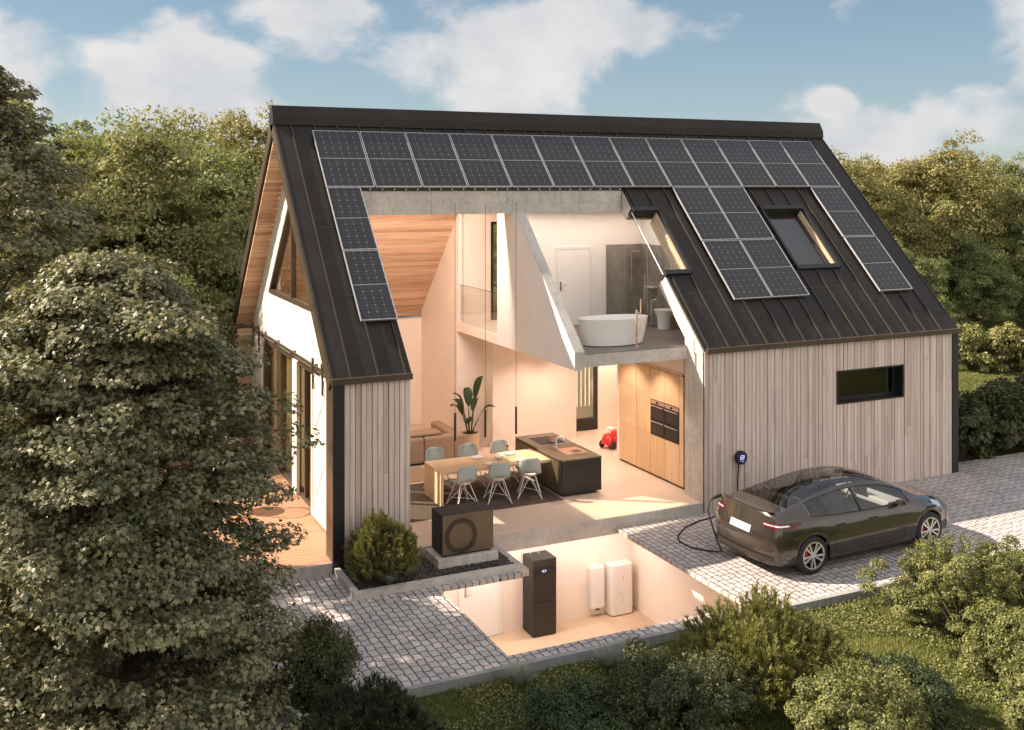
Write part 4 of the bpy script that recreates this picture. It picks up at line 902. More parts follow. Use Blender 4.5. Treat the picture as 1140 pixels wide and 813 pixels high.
# terrace furniture
def lounge(x, y, rz, lb):
    r = empty('terrace_chair', (0, 0, 0), lb, 'chair', 'terrace chairs'); ORG[r.name] = None
    m = MB(); 
    for k in range(13):
        a = R(-110+k*220/12); m.tube([(.30*math.sin(a), -.28*math.cos(a), .40), (.36*math.sin(a), -.36*math.cos(a), .78)], .008, 6)
    m.tube([(.36*math.sin(R(-110+k*10)), -.36*math.cos(R(-110+k*10)), .78) for k in range(23)], .016, 8); m.build('backrest', MAT['deck'], r)
    MB().lathe([(0, .36), (.30, .36), (.32, .39), (.30, .43), (0, .43)], (0, 0, 0), 24).build('seat', MAT['cream'], r, smooth=True)
    for sx in (-1, 1):
        for sy in (-1, 1): MB().tube([(sx*.20, sy*.20, .37), (sx*.27, sy*.27, 0)], .014, 8).build('leg', MAT['deck'], r)
    r.location = (x, y, ZF); r.rotation_euler.z = rz; return r
lc = lounge(-.95, 3.55, R(70), 'wooden terrace chair nearest the front edge of the deck')
copy_tree(lc, (-.95, 5.25, ZF), R(100), 'wooden terrace chair farther along the deck, behind the tree'); 
tb_ = world_root('terrace_table', (-1.0, 6.5, ZF), 'round white terrace table on the deck', 'table')
MB().lathe([(0, .70), (.42, .70), (.43, .715), (.42, .73), (0, .73)], (-.9, 6.6, ZF), 32).build('tabletop', MAT['white'], tb_, smooth=True); MB().lathe([(.22, 0), (.20, .02), (.03, .04), (.03, .699)], (-.9, 6.6, ZF), 20).build('pedestal', MAT['white'], tb_, smooth=True)

# ------------------------------------------------------------------ car
def lerp_table(tb, x):
    """smooth interpolation through (x, value) keys"""
    if x <= tb[0][0]: return tb[0][1]
    if x >= tb[-1][0]: return tb[-1][1]
    for i in range(len(tb)-1):
        x0, y0 = tb[i]; x1, y1 = tb[i+1]
        if x0 <= x <= x1:
            m0 = (y1-tb[i-1][1])/(x1-tb[i-1][0]) if i > 0 else (y1-y0)/(x1-x0)
            m1 = (tb[i+2][1]-y0)/(tb[i+2][0]-x0) if i+2 < len(tb) else (y1-y0)/(x1-x0)
            t = (x-x0)/(x1-x0); h = x1-x0
            return (2*t**3-3*t*t+1)*y0+(t**3-2*t*t+t)*h*m0+(-2*t**3+3*t*t)*y1+(t**3-t*t)*h*m1
WB = 2.875; RW = .335; XA, XB = -.62, 3.38
def bul(t): return max(0., 1-abs(t)**2.6)**(1/2.6)
ZT = [(-.86, 1.085), (-.70, 1.105), (-.45, 1.135), (-.1, 1.215), (.3, 1.325), (.7, 1.405), (1.1, 1.442), (1.5, 1.435), (1.9, 1.375), (2.3, 1.215), (2.62, 1.035), (2.8, .965), (3.1, .905), (3.42, .80), (3.55, .74)]
ZBL = [(-.86, 1.06), (-.5, 1.045), (0, 1.005), (.6, .965), (1.2, .945), (2.0, .935), (2.5, .925), (2.8, .90), (3.1, .85), (3.42, .755)]
WS = [(-.86, .80), (-.6, .875), (-.2, .915), (.3, .925), (1.5, .92), (2.3, .915), (2.875, .905), (3.2, .86), (3.42, .79)]
WBL = [(-.86, .70), (-.5, .775), (0, .825), (.6, .84), (1.5, .845), (2.3, .825), (2.8, .775), (3.2, .70), (3.42, .62)]
WR = [(-.86, .62), (-.45, .655), (-.1, .62), (.3, .585), (.8, .575), (1.4, .585), (1.9, .615), (2.3, .67), (2.62, .735), (2.9, .70), (3.42, .50)]
def sect(x):
    zt, zb, ws, wb, wr = (lerp_table(t, x) for t in (ZT, ZBL, WS, WBL, WR))
    zl = .235
    for xa in (0, WB):
        if abs(x-xa) < .375: zl = max(zl, RW+math.sqrt(max(0, .375**2-(x-xa)**2)))
    gh = max(0, zt-zb-.02); zr = zb+.012+gh*.80
    P = [(ws-.045 if zl < .3 else ws-.012, zl), (ws-.012 if zl < .3 else ws-.004, zl+.05 if zl < .3 else zl+.01)]
    zz = max(.56, zl+.03); P += [(ws, zz), (ws-.006, zz+(zb-zz)*.45), (wb+.045, zb-.055), (wb+.010, zb-.008), (wb, zb+.002)]
    P += [(wb-.012, zb+.018*min(1, gh*8))]                                              # 7 bottom edge of side glass
    f = .93; P += [(wb+(wr-wb)*.5+.012*min(1, gh*4), zb+(zr-zb)*.5), (wb+(wr-wb)*f, zb+(zr-zb)*f)]   # 8, 9
    P += [(wr-.008, zr+.004), (wr-.05, zr+(zt-zr)*.30), (wr*.72, zr+(zt-zr)*.66), (wr*.38, zr+(zt-zr)*.92), (0, zt)]  # 10..14
    return P
xs = set()
for xa in (0, WB):
    for k in range(13): xs.add(round(xa+.375*math.cos(PI*k/12), 4))
x = XA
while x < XB: xs.add(round(x, 4)); x += .08
xs.add(XB); xs = sorted(v for v in xs if XA <= v <= XB); xs2 = [xs[0]]
for v in xs[1:]:
    if v-xs2[-1] > .012: xs2.append(v)
xs = xs2
def glassface(x, k):
    if k in (7, 8) and .02 < x < 2.36: return True
    if k in (11, 12, 13) and -.36 < x < 2.62: return True
    return False
car = empty('parked_car', (0, 0, 0), 'dark grey-brown fastback electric sedan with glass roof, charging on the pavers beside the house', 'car')
body, glass = MB(), MB()
SEC = [sect(x) for x in xs]; NP = len(SEC[0])
for sgn in (-1, 1):
    grid = [[(xs[i], sgn*p[0], p[1]) for p in SEC[i]] for i in range(len(xs))]
    for i in range(len(xs)-1):
        xm = (xs[i]+xs[i+1])/2
        for k in range(NP-1):
            q = [grid[i][k], grid[i+1][k], grid[i+1][k+1], grid[i][k+1]]
            if sgn > 0: q = q[::-1]
            (glass if glassface(xm, k) else body).add(q, [(0, 1, 2, 3)])
def cap(xc, xe, rear):
    """rounded nose or tail: sweep the end section across the width, bulging towards xe"""
    sec = sect(xc); T = [-1, -.997, -.985, -.96, -.92, -.86, -.76, -.6, -.4, -.2, 0, .2, .4, .6, .76, .86, .92, .96, .985, .997, 1]; g = []
    for k, (wd, z) in enumerate(sec[:11]):
        row = []
        if rear: depth = abs(xe-xc)*(1.0 if z < .60 else max(.18, 1-((z-.60)/.50)*.55))
        else: depth = abs(xe-xc)*(1.0 if z < .58 else max(.08, 1-((z-.58)/.2)**1.3*.55))
        if z < .3: depth *= .80
        for t in T: row.append((xc+(1 if xe > xc else -1)*depth*bul(t), t*wd, z+(.015*(1-t*t) if k > 5 else 0)))
        g.append(row)
    for k in range(len(g)-1):
        for i in range(len(T)-1):
            q = [g[k][i], g[k][i+1], g[k+1][i+1], g[k+1][i]]
            body.add(q if not rear else q[::-1], [(0, 1, 2, 3)])
    # lid: close from the last row to the centreline of the section
    last = g[-1]; n = len(T)
    tops = []
    for t in T:
        a = abs(t)*sec[10][0]; ws_ = sec[10:]; zz = ws_[-1][1]
        for j in range(len(ws_)-1):
            if ws_[j+1][0] <= a <= ws_[j][0]: 
                f = (a-ws_[j+1][0])/max(1e-6, ws_[j][0]-ws_[j+1][0]); zz = ws_[j+1][1]+(ws_[j][1]-ws_[j+1][1])*f
        tops.append((xc, t*sec[10][0], zz))
    for i in range(n-1):
        q = [last[i], last[i+1], tops[i+1], tops[i]]; body.add(q if not rear else q[::-1], [(0, 1, 2, 3)])
    return g
gR = cap(XA, -.915, True); gF = cap(XB, 3.72, False)
def weld(mb, d=4):
    mp, nv, idx = {}, [], []
    for v in mb.v:
        k = tuple(round(c, d) for c in v)
        if k not in mp: mp[k] = len(nv); nv.append(v)
        idx.append(mp[k])
    mb.v = nv; keep = [(tuple(dict.fromkeys(idx[i] for i in f)), m_, r_) for f, m_, r_ in zip(mb.f, mb.m, mb.r)]
    keep = [k for k in keep if len(k[0]) > 2]; mb.f = [list(k[0]) for k in keep]; mb.m = [k[1] for k in keep]; mb.r = [k[2] for k in keep]
weld(body); weld(glass)
bo_ = body.build('body', MAT['paint'], car, smooth=True); gl_ = glass.build('windows', MAT['carglass'], car, smooth=True)
for o_ in (bo_, gl_): o_.modifiers['edges'].split_angle = R(50)
m = MB(); m.box(-.62, -.60, .20, 3.35, .60, .50); m.box(.42, -.86, .20, 2.45, .86, .32); m.box(-.72, -.58, .24, -.60, .58, .60); m.box(.45, -.78, .33, 2.4, .78, .52)
m.build('underbody', MAT['rubber'], car)
# cabin
m = MB()
m.box(.15, -.62, .50, 2.2, .62, .56); m.build('cabin_floor', MAT['rubber'], car)
for (x, y, w_) in ((1.25, -.37, .25), (1.25, .37, .25), (.35, -.30, .58)):
    m = MB(); yy0, yy1 = (y-w_, y+w_) if w_ < .5 else (-.62, .62)
    m.box(x, yy0, .56, x+.50, yy1, .70); m.hexa([(x-.10, yy0, .62), (x+.06, yy0, .62), (x+.06, yy1, .62), (x-.10, yy1, .62), (x-.26, yy0+.03, 1.13), (x-.14, yy0+.03, 1.13), (x-.14, yy1-.03, 1.13), (x-.26, yy1-.03, 1.13)])
    if w_ < .5: m.box(x-.27, y-.12, 1.14, x-.17, y+.12, 1.27)
    else: m.box(x-.27, -.50, 1.135, x-.20, -.26, 1.22); m.box(x-.27, .26, 1.135, x-.20, .50, 1.22)
    m.build('car_seat', MAT['bronze_dark'], car, bevel=.03)
m = MB(); m.box(2.05, -.66, .80, 2.45, .66, .92); m.build('dashboard', MAT['whitematt'], car, bevel=.03)
m = MB(); m.tube([(1.93+.05*math.sin(2*PI*k/20), .37+.17*math.cos(2*PI*k/20), .93+.16*math.sin(2*PI*k/20)) for k in range(21)], .014, 6); m.build('steering_wheel', MAT['rubber'], car)
m = MB(); m.box(2.02, -.16, .90, 2.04, .16, 1.08); m.build('screen', MAT['black'], car)
def side_y(x, z):
    P = sect(x)
    for a, b in zip(P[:-1], P[1:]):
        if a[1] <= z <= b[1] and b[1] > a[1]: return a[0]+(b[0]-a[0])*(z-a[1])/(b[1]-a[1])
    return P[4][0]
for sgn in (-1, 1):
    tr_ = MB()      # black line round the side glass, pillar between the doors
    low = [(x, sgn*(sect(x)[6][0]+.003), sect(x)[6][1]+.004) for x in [i*.1 for i in range(0, 25)]]
    up = [(x, sgn*(sect(x)[9][0]+.004), sect(x)[9][1]) for x in [i*.1 for i in range(0, 24)]]
    tr_.tube(low, .010, 6); tr_.tube(up, .011, 6); tr_.tube([low[0], up[0]], .012, 6); tr_.tube([low[-1], up[-1]], .012, 6)
    for xp in (1.17, .40): P = sect(xp); tr_.tube([(xp+(.0), sgn*(P[6][0]+.002), P[6][1]), (xp-.015, sgn*(P[8][0]+.004), P[8][1]), (xp-.03, sgn*(P[9][0]+.003), P[9][1])], .024 if xp > 1 else .014, 6)
    tr_.build('window_trim', MAT['black'], car)
    sm_ = MB()
    for pts in ([(2.18, .93), (2.20, .7), (2.22, .45), (2.16, .30)], [(1.17, .94), (1.17, .7), (1.15, .30)], [(.33, .96), (.36, .80), (.46, .68), (.50, .5), (.52, .30)], [(.52, .30), (1.2, .285), (2.16, .30)]):
        sm_.tube([(x, sgn*(side_y(x, z)+.0005), z) for x, z in pts], .0045, 5)
    sm_.build('door_gap', MAT['rubber'], car)
    for xh in (.62, 1.42):
        P = sgn*(side_y(xh, .80)+.004); MB().box(xh-.11, P-.004, .79, xh+.11, P+.004, .812).build('door_handle', MAT['black'], car)
    mr_ = MB(); mr_.hexa([(2.02, sgn*.86, .94), (2.16, sgn*.86, .94), (2.13, sgn*1.03, .96), (2.00, sgn*1.03, .96), (2.02, sgn*.86, 1.03), (2.12, sgn*.86, 1.02), (2.10, sgn*1.03, 1.05), (2.00, sgn*1.03, 1.06)]); mr_.tube([(2.08, sgn*.80, .93), (2.07, sgn*.90, .96)], .022, 6)
    mr_.build('wing_mirror', MAT['paint'], car, bevel=.012)
    hl = MB(); vs = []
    for i in range(9):
        x = 3.02+.045*i; P = sect(min(x, XB)); z0_, z1_ = P[4][1]-.075+.006*i, P[6][1]-.004-.002*i
        vs += [(x, sgn*(side_y(min(x, XB), z0_)+.006), z0_), (x, sgn*(P[6][0]+.012), z1_)]
    hl.add(vs, [(2*i, 2*i+1, 2*i+3, 2*i+2) for i in range(8)]); hl.build('headlight', MAT['headlamp'], car, smooth=True)
    tl = MB()      # tail light wraps the corner: patch just proud of the tail surface
    rows = []
    for z in (.835, .87, .905, .94, .965):
        r_ = []
        for (xx, inset_) in ((-.24, 0), (-.38, 0), (-.50, 0), (-.61, 0)):
            r_.append((xx-(z-.90)*.3, sgn*(side_y(max(XA, xx-(z-.90)*.3), z)+.006), z))
        sec = sect(XA); dd = .295*max(.18, 1-((z-.60)/.50)*.55)
        for t in (.985, .94, .86, .76, .64):
            wd = side_y(XA, z); r_.append((XA-dd*bul(t)-.008, sgn*t*wd, z))
        rows.append(r_)
    rows[0] = rows[0][2:-1]; n0 = len(rows[1])
    vs, fs = [], []
    for a in range(1, 5): vs += rows[a]
    for a in range(3):
        for i in range(n0-1):
            if a == 0 and i < 1: continue
            fs.append((a*n0+i, a*n0+i+1, (a+1)*n0+i+1, (a+1)*n0+i))
    tl.add(vs, fs); tlo = tl.build('tail_light', MAT['redlens'], car, smooth=True)
    tl2 = MB(); r1, r2 = rows[2], rows[3]; vs = []
    for i in range(2, n0): 
        a, b = Vector(r1[i]), Vector(r2[i]); ou = Vector((-.006 if i > 3 else 0, sgn*.006, 0)); c = (a+b)/2
        vs += [tuple(c+(a-c)*.8+ou), tuple(c+(b-c)*.8+ou)]
    tl2.add(vs, [(2*i, 2*i+1, 2*i+3, 2*i+2) for i in range(n0-3)]); tl2.build('lens', MAT['headlamp'], tlo, smooth=True)
m = MB(); m.box(-.995, -.26, .60+.07, -.975, .26, .60+.18)
pl_ = MB(); zc0, zc1 = .70, .815
xr0 = XA-.295*max(.18, 1-((zc0-.6)/.5)*.55)-.006; xr1 = XA-.295*max(.18, 1-((zc1-.6)/.5)*.55)-.006
pl_.hexa([(xr0, -.26, zc0), (xr0+.03, -.26, zc0), (xr0+.03, .26, zc0), (xr0, .26, zc0), (xr1, -.26, zc1), (xr1+.03, -.26, zc1), (xr1+.03, .26, zc1), (xr1, .26, zc1)]); pl_.build('number_plate', MAT['white'], car)
m = MB(); vs = []
for t in [i/12 for i in range(-12, 13)]:
    xx = XA-.125*bul(t*.93); vs += [(xx+.06, t*.64, 1.112), (xx-.035, t*.64, 1.135), (xx-.033, t*.64, 1.120)]
m.add(vs, [(3*i, 3*i+1, 3*i+4, 3*i+3) for i in range(24)]+[(3*i+1, 3*i+2, 3*i+5, 3*i+4) for i in range(24)]); m.build('spoiler', MAT['paint'], car)
m = MB(); vs = []
for t in [i/12 for i in range(-12, 13)]:
    xx = XA-.295*bul(t*.90)-.006; vs += [(xx, t*.76, .305), (xx, t*.765, .385)]
m.add(vs, [(2*i, 2*i+1, 2*i+3, 2*i+2) for i in range(24)]); m.build('bumper_insert', MAT['bronze_dark'], car, smooth=True)
def wheel(x, y, sg):
    ty_ = MB().lathe([(.235, -.10), (.30, -.112), (.328, -.095), (.335, -.05), (.335, .05), (.328, .095), (.30, .112), (.235, .10), (.235, -.10)], (x, y, RW), 40, axis='y', cap=False).build('wheel', MAT['rubber'], car, smooth=True)
    rm = MB(); rm.lathe([(.222, -.02), (.246, -.02), (.246, .02), (.222, .02), (.222, -.02)], (x, y+sg*.095, RW), 40, axis='y', cap=False); rm.lathe([(.0, -.01), (.055, -.008), (.05, .012), (0, .014)][::sg], (x, y+sg*.085, RW), 20, axis='y')
    for k in range(10):
        a = 2*PI*k/10+(.10 if k % 2 else -.10); d = Vector((math.cos(a), 0, math.sin(a))); s_ = Vector((-d.z, 0, d.x)); c = Vector((x, y+sg*.09, RW))
        o1, o2 = Vector((0, sg*.016, 0)), Vector((0, -sg*.006, 0)); wi, wo_ = .012, .020
        q = [c+d*.04-s_*wi, c+d*.225-s_*wo_, c+d*.225+s_*wo_, c+d*.04+s_*wi]; rm.hexa([*(p+o2 for p in q), *(p+o1 for p in q)])
    rm.build('rim', MAT['alloy'], ty_)
    MB().lathe([(0, -.012), (.165, -.012), (.165, .012), (0, .012)], (x, y+sg*.03, RW), 28, axis='y').build('brake_disc', MAT['brownmetal'], ty_)
    m = MB()
    for k in range(5): a = R(145+k*16); m.box(x+.13*math.cos(a)-.035, y+sg*.045-.02, RW+.13*math.sin(a)-.03, x+.13*math.cos(a)+.035, y+sg*.045+.02, RW+.13*math.sin(a)+.03)
    m.build('brake_caliper', MAT['red'], ty_)
for x in (0, WB):
    for sg in (-1, 1): wheel(x, sg*.79, sg)
car.scale = (1, 1, .975); car.location = (7.42, -2.69, .002); car.rotation_euler.z = math.atan2(.12, 2.89)

# ------------------------------------------------------------------ vegetation
def np_mesh(name, V, nper, rnd, mat, parent, origin=(0, 0, 0)):
    """V: (n, nper, 3) vertices, one polygon of nper corners each"""
    n = len(V); me = bpy.data.meshes.new(name); V = V-np.array(origin)
    me.vertices.add(n*nper); me.vertices.foreach_set('co', V.reshape(-1).astype(np.float32))
    me.loops.add(n*nper); me.loops.foreach_set('vertex_index', np.arange(n*nper, dtype=np.int32))
    me.polygons.add(n); me.polygons.foreach_set('loop_start', (np.arange(n)*nper).astype(np.int32)); me.polygons.foreach_set('loop_total', np.full(n, nper, np.int32))
    at = me.attributes.new('rnd', 'FLOAT', 'FACE'); at.data.foreach_set('value', rnd.astype(np.float32))
    me.materials.append(mat); me.update(); me.validate(); o = bpy.data.objects.new(name, me); COL.objects.link(o); o.parent = parent; return o
def unit(v): return v/np.maximum(np.linalg.norm(v, axis=-1, keepdims=True), 1e-9)
def leaves(P, NRM, size, rng, kites=1, aspect=.55, spread=.85):
    """kite-shaped leaves at points P with normals NRM"""
    n = len(P); t = rng.normal(size=(n, 3)); t = unit(t-(t*NRM).sum(1, keepdims=True)*NRM); t = unit(t+np.array([0, 0, -.35])); b = unit(np.cross(NRM, t))
    s = (size*rng.uniform(.65, 1.25, n))[:, None]; out = []
    angs = [0] if kites == 1 else [0, spread, -spread]
    for i, a in enumerate(angs):
        d = t*math.cos(a)+b*math.sin(a); e = -t*math.sin(a)+b*math.cos(a); k = 1 if i == 0 else .85
        droop = NRM*s*(-.12)
        out.append(np.stack([P, P+d*s*.5*k+e*s*aspect*.5*k+droop*.2, P+d*s*k+droop, P+d*s*.5*k-e*s*aspect*.5*k+droop*.2], 1))
    return np.concatenate(out, 0)
def crown_points(rng, shape, nclump, nleaf, rc, flat=.55, shell=.35, up=.65):
    """shape(u) -> points; leaves grouped on the tops of nclump clumps"""
    C, out_d, R_ = shape(rng, nclump)
    idx = rng.integers(0, nclump, nleaf); d = unit(rng.normal(size=(nleaf, 3))); d[:, 2] = np.abs(d[:, 2])*.9-.25; d = unit(d)
    r = rc*R_[idx]*rng.uniform(.35, 1, nleaf)**.6
    P = C[idx]+d*r[:, None]*np.array([1, 1, flat])
    nrm = unit(d*.5+out_d[idx]*.35+np.array([0, 0, up])+rng.normal(size=(nleaf, 3))*.42)
    return P, nrm, C
def ellipsoid_shape(c, rad, low=-.75, lump=.25, seed=0):
    def f(rng, n):
        d = unit(rng.normal(size=(n, 3))); d[:, 2] = np.where(d[:, 2] < low, -d[:, 2], d[:, 2])
        lum = 1+lump*(np.sin(d[:, 0]*4.1+seed)+np.sin(d[:, 1]*5.3+seed*2)+np.sin(d[:, 2]*6.1+seed*3))/3+rng.normal(size=n)*.05
        r = rng.uniform(.40, 1.0, n)**.55*lum
        return np.array(c)+d*r[:, None]*np.array(rad), d, rng.uniform(.6, 1.35, n)
    return f
def profile_shape(c, h, prof, lump=.12, seed=0):
    """clumps spread over height c.z..c.z+h, out to a radius that follows prof [(z fraction, radius)]"""
    def f(rng, n):
        t = rng.random(n); a = rng.random(n)*2*PI; rr = np.interp(t, [p[0] for p in prof], [p[1] for p in prof])
        rr = rr*(1+lump*np.sin(a*3+t*9+seed)+lump*.7*np.sin(a*5-t*13+seed*2)); q = rng.uniform(.12, 1, n)**.5
        P = np.stack([c[0]+np.cos(a)*rr*q, c[1]+np.sin(a)*rr*q, c[2]+t*h], 1); d = unit(np.stack([np.cos(a), np.sin(a), .25+t*.6], 1))
        return P, d, rng.uniform(.5, 1.5, n)
    return f
def make_tree(name, base, h, rad, label, group, mat, nleaf, lsize, nclump, rc, seed, kites=1, crown_low=.12, trunk_r=.16, low=-.75, lump=.25, cat='tree', up=.65, flat=.55, prof=None):
    rng = np.random.default_rng(seed); x, y, z = base; root = empty(name, base, label, cat, group)
    cz = z+h*(crown_low+1)/2; rz = h*(1-crown_low)/2
    P, nrm, C = crown_points(rng, profile_shape((x, y, z+.15), h*.97, prof, lump, seed) if prof else ellipsoid_shape((x, y, cz), (rad, rad, rz), low, lump, seed), nclump, nleaf, rc, flat, up=up)
    V = leaves(P, nrm, lsize, rng, kites); rr = rng.random(nleaf); rr = np.tile(rr, 3 if kites > 1 else 1)
    np_mesh('crown', V, 4, rr, mat, root, base)
    m = MB(); top = Vector((x, y, z+h*.8)); rnd = random.Random(seed)
    pts = [Vector((x, y, z-.1))+Vector((rnd.uniform(-.1, .1), rnd.uniform(-.1, .1), 0))*i+Vector((0, 0, h*.8*i/6)) for i in range(7)]
    m.tube(pts, [trunk_r*(1.25-i*.18) for i in range(7)], 8)
    for c in C[rng.permutation(len(C))[:min(46, len(C))]]:
        c = Vector(c); k = min(5, max(1, int((c.z-z)/(h*.8)*5))); s_ = pts[k]; a = trunk_r*(.5-.07*k)
        mid = s_.lerp(c, .5)+Vector((0, 0, -.05*h*rnd.random())); m.tube([s_, mid, c], [max(.012, a), max(.010, a*.5), .006], 5)
    m.build('trunk', MAT['bark'], root, smooth=True); return root
GZ0 = -.13
# big broad-leaved tree by the terrace, front left
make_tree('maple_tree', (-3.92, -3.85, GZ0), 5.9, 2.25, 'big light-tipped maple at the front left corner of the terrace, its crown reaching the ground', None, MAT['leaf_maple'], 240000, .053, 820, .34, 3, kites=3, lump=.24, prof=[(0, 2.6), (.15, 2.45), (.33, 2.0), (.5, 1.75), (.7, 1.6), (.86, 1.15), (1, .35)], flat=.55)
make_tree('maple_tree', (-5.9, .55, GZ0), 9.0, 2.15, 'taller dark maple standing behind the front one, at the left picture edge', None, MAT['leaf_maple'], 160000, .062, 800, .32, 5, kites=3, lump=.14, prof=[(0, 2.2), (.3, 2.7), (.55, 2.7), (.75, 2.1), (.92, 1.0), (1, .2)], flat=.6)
# woodland behind: ten or so kinds, shared crowns
protos = []
def wood(x, y, h, k, label, rz=0, s=1.0):
    base = (x, y, GZ0)
    while len(protos) <= k:
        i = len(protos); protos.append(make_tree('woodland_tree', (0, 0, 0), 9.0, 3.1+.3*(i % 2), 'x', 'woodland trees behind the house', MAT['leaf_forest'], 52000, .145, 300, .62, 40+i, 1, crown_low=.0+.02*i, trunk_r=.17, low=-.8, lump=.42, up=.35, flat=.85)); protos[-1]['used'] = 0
    o = protos[k]
    if not o.get('used'): o['used'] = 1; c = o; c.location = base
    else: c = copy_tree(o, base)
    if 'used' in c: c['used'] = 1
    c.rotation_euler.z = rz; c.scale = (s*h/9.0*.98, s*h/9.0*.98, h/9.0); c['label'] = label
WT = [
    (-6.4, 13.0, 8.64, 0, 'olive-green woodland tree left of the gable, first from the left edge', 1.49, 1.00),
    (-4.2, 16.4, 8.33, 1, 'olive-green woodland tree left of the gable, second from the left edge', 3.42, 1.00),
    (-2.5, 13.4, 8.32, 2, 'olive-green woodland tree left of the gable under the left cloud', 2.32, 1.00),
    (-0.1, 16.7, 8.20, 3, 'olive-green woodland tree left of the gable, fourth from the left edge', 3.79, 1.00),
    (2.3, 18.9, 8.84, 0, 'olive-green woodland tree right behind the left roof edge, touching the gable peak in view', 3.93, 1.00),
    (5.0, 22.1, 7.94, 1, 'olive-green woodland tree hidden mostly by the left end of the roof ridge', 0.41, 1.00),
    (-5.2, 23.5, 8.68, 2, 'olive-green woodland tree behind the first row at the far left', 0.08, 1.00),
    (-2.4, 25.5, 8.72, 3, 'olive-green woodland tree behind the first row, between the second and third trees', 5.26, 1.00),
    (-2.0, 8.8, 4.34, 0, 'olive-green woodland tree small tree in the gap above the big maple', 1.63, 1.00),
    (-0.1, 10.1, 3.56, 1, 'olive-green woodland tree small bright tree beside the lower left gable edge', 1.47, 1.00),
    (1.7, 25.8, 9.18, 2, 'olive-green woodland tree behind the row, seen over the left gap', 6.25, 1.00),
    (26.5, 16.4, 8.14, 3, 'olive-green woodland tree first right of the ridge end', 2.95, 1.00),
    (32.8, 20.1, 6.90, 0, 'olive-green woodland tree low gap right of the ridge end', 5.25, 1.00),
    (31.6, 16.3, 8.39, 1, 'olive-green woodland tree with open airy top, second tall one right of the roof', 2.99, 1.00),
    (38.4, 19.7, 7.96, 2, 'olive-green woodland tree filling the skyline between the airy tree and the right edge', 4.01, 1.00),
    (36.3, 15.2, 7.05, 3, 'olive-green woodland tree at the right picture edge', 0.95, 1.00),
    (36.6, 12.8, 7.90, 0, 'olive-green woodland tree just beyond the right picture edge', 3.99, 1.00),
    (43.8, 15.0, 7.69, 1, 'olive-green woodland tree far beyond the right picture edge', 5.45, 1.00),
    (39.1, 28.2, 7.99, 2, 'olive-green woodland tree far one seen in the notch by the ridge end', 3.29, 1.00),
    (48.7, 30.3, 7.89, 3, 'olive-green woodland tree far one behind the airy-topped tree', 4.66, 1.00),
    (50.6, 27.2, 8.09, 0, 'olive-green woodland tree far one near the right picture edge', 4.22, 1.00),
    (26.8, 13.0, 4.34, 1, 'olive-green woodland tree lower one close against the sloping right roof edge', 0.40, 1.00),
    (30.9, 13.3, 4.59, 2, 'olive-green woodland tree lower one in the middle above the right hedge', 4.76, 1.00),
    (34.3, 12.8, 4.20, 3, 'olive-green woodland tree lower one at the right edge above the hedge', 3.71, 1.00),
    (30.8, 23.3, 7.55, 0, 'olive-green woodland tree behind the right end of the ridge', 1.89, 1.00),
    (-8.4, 17.3, 8.91, 1, 'olive-green woodland tree beyond the left picture edge', 0.19, 1.00),
    (12.0, 35.4, 7.84, 2, 'olive-green woodland tree behind the ridge, far left part', 5.44, 1.00),
    (20.1, 37.1, 7.50, 3, 'olive-green woodland tree behind the ridge, left of the middle', 2.97, 1.00),
    (26.8, 34.0, 7.50, 0, 'olive-green woodland tree behind the ridge, right of the middle', 4.51, 1.00),
    (31.2, 29.7, 7.47, 1, 'olive-green woodland tree behind the ridge, toward its right end', 5.52, 1.00)]
for a in WT: wood(*a)
for p in protos:
    if 'used' in p: del p['used']
for o in list(COL.objects):
    if 'used' in o: del o['used']

# shrubs
def make_bush(name, base, h, rad, label, mat, nleaf, lsize, seed, group=None, nclump=110, rc=.14, twigs=130, cat='shrub', sx=1.0):
    rng = np.random.default_rng(seed); x, y, z = base; root = empty(name, base, label, cat, group)
    P, nrm, C = crown_points(rng, ellipsoid_shape((x, y, z+h*.42), (rad*sx, rad, h*.55), -.6, .6, seed), nclump, nleaf, rc, .8, up=.5)
    # upright shoots that break the outline
    nt_ = twigs; d = unit(rng.normal(size=(nt_, 3))*np.array([1, 1, .5])+np.array([0, 0, .9])); st = np.array([x, y, z+h*.45])+d*np.array([rad*sx, rad, h*.52])*.8
    k = max(1, int(nleaf*.25/nt_)); tt = rng.random((nt_, k, 1)); Q = st[:, None, :]+(d[:, None, :]*np.array([.5, .5, 1.0]))*tt*h*.30+rng.normal(size=(nt_, k, 3))*.022
    Q = Q.reshape(-1, 3); qn = unit(rng.normal(size=Q.shape)+np.array([0, 0, .7])); P = np.concatenate([P, Q]); nrm = np.concatenate([nrm, qn])
    np_mesh('foliage', leaves(P, nrm, lsize, rng, 1, .6), 4, rng.random(len(P)), mat, root, base)
    m = MB()
    for c in C[:40]: m.tube([(x, y, z), tuple((Vector((x, y, z))+Vector(c))/2+Vector((0, 0, .03))), tuple(c)], [.014, .009, .004], 5)
    m.build('stem', MAT['bark'], root); return root
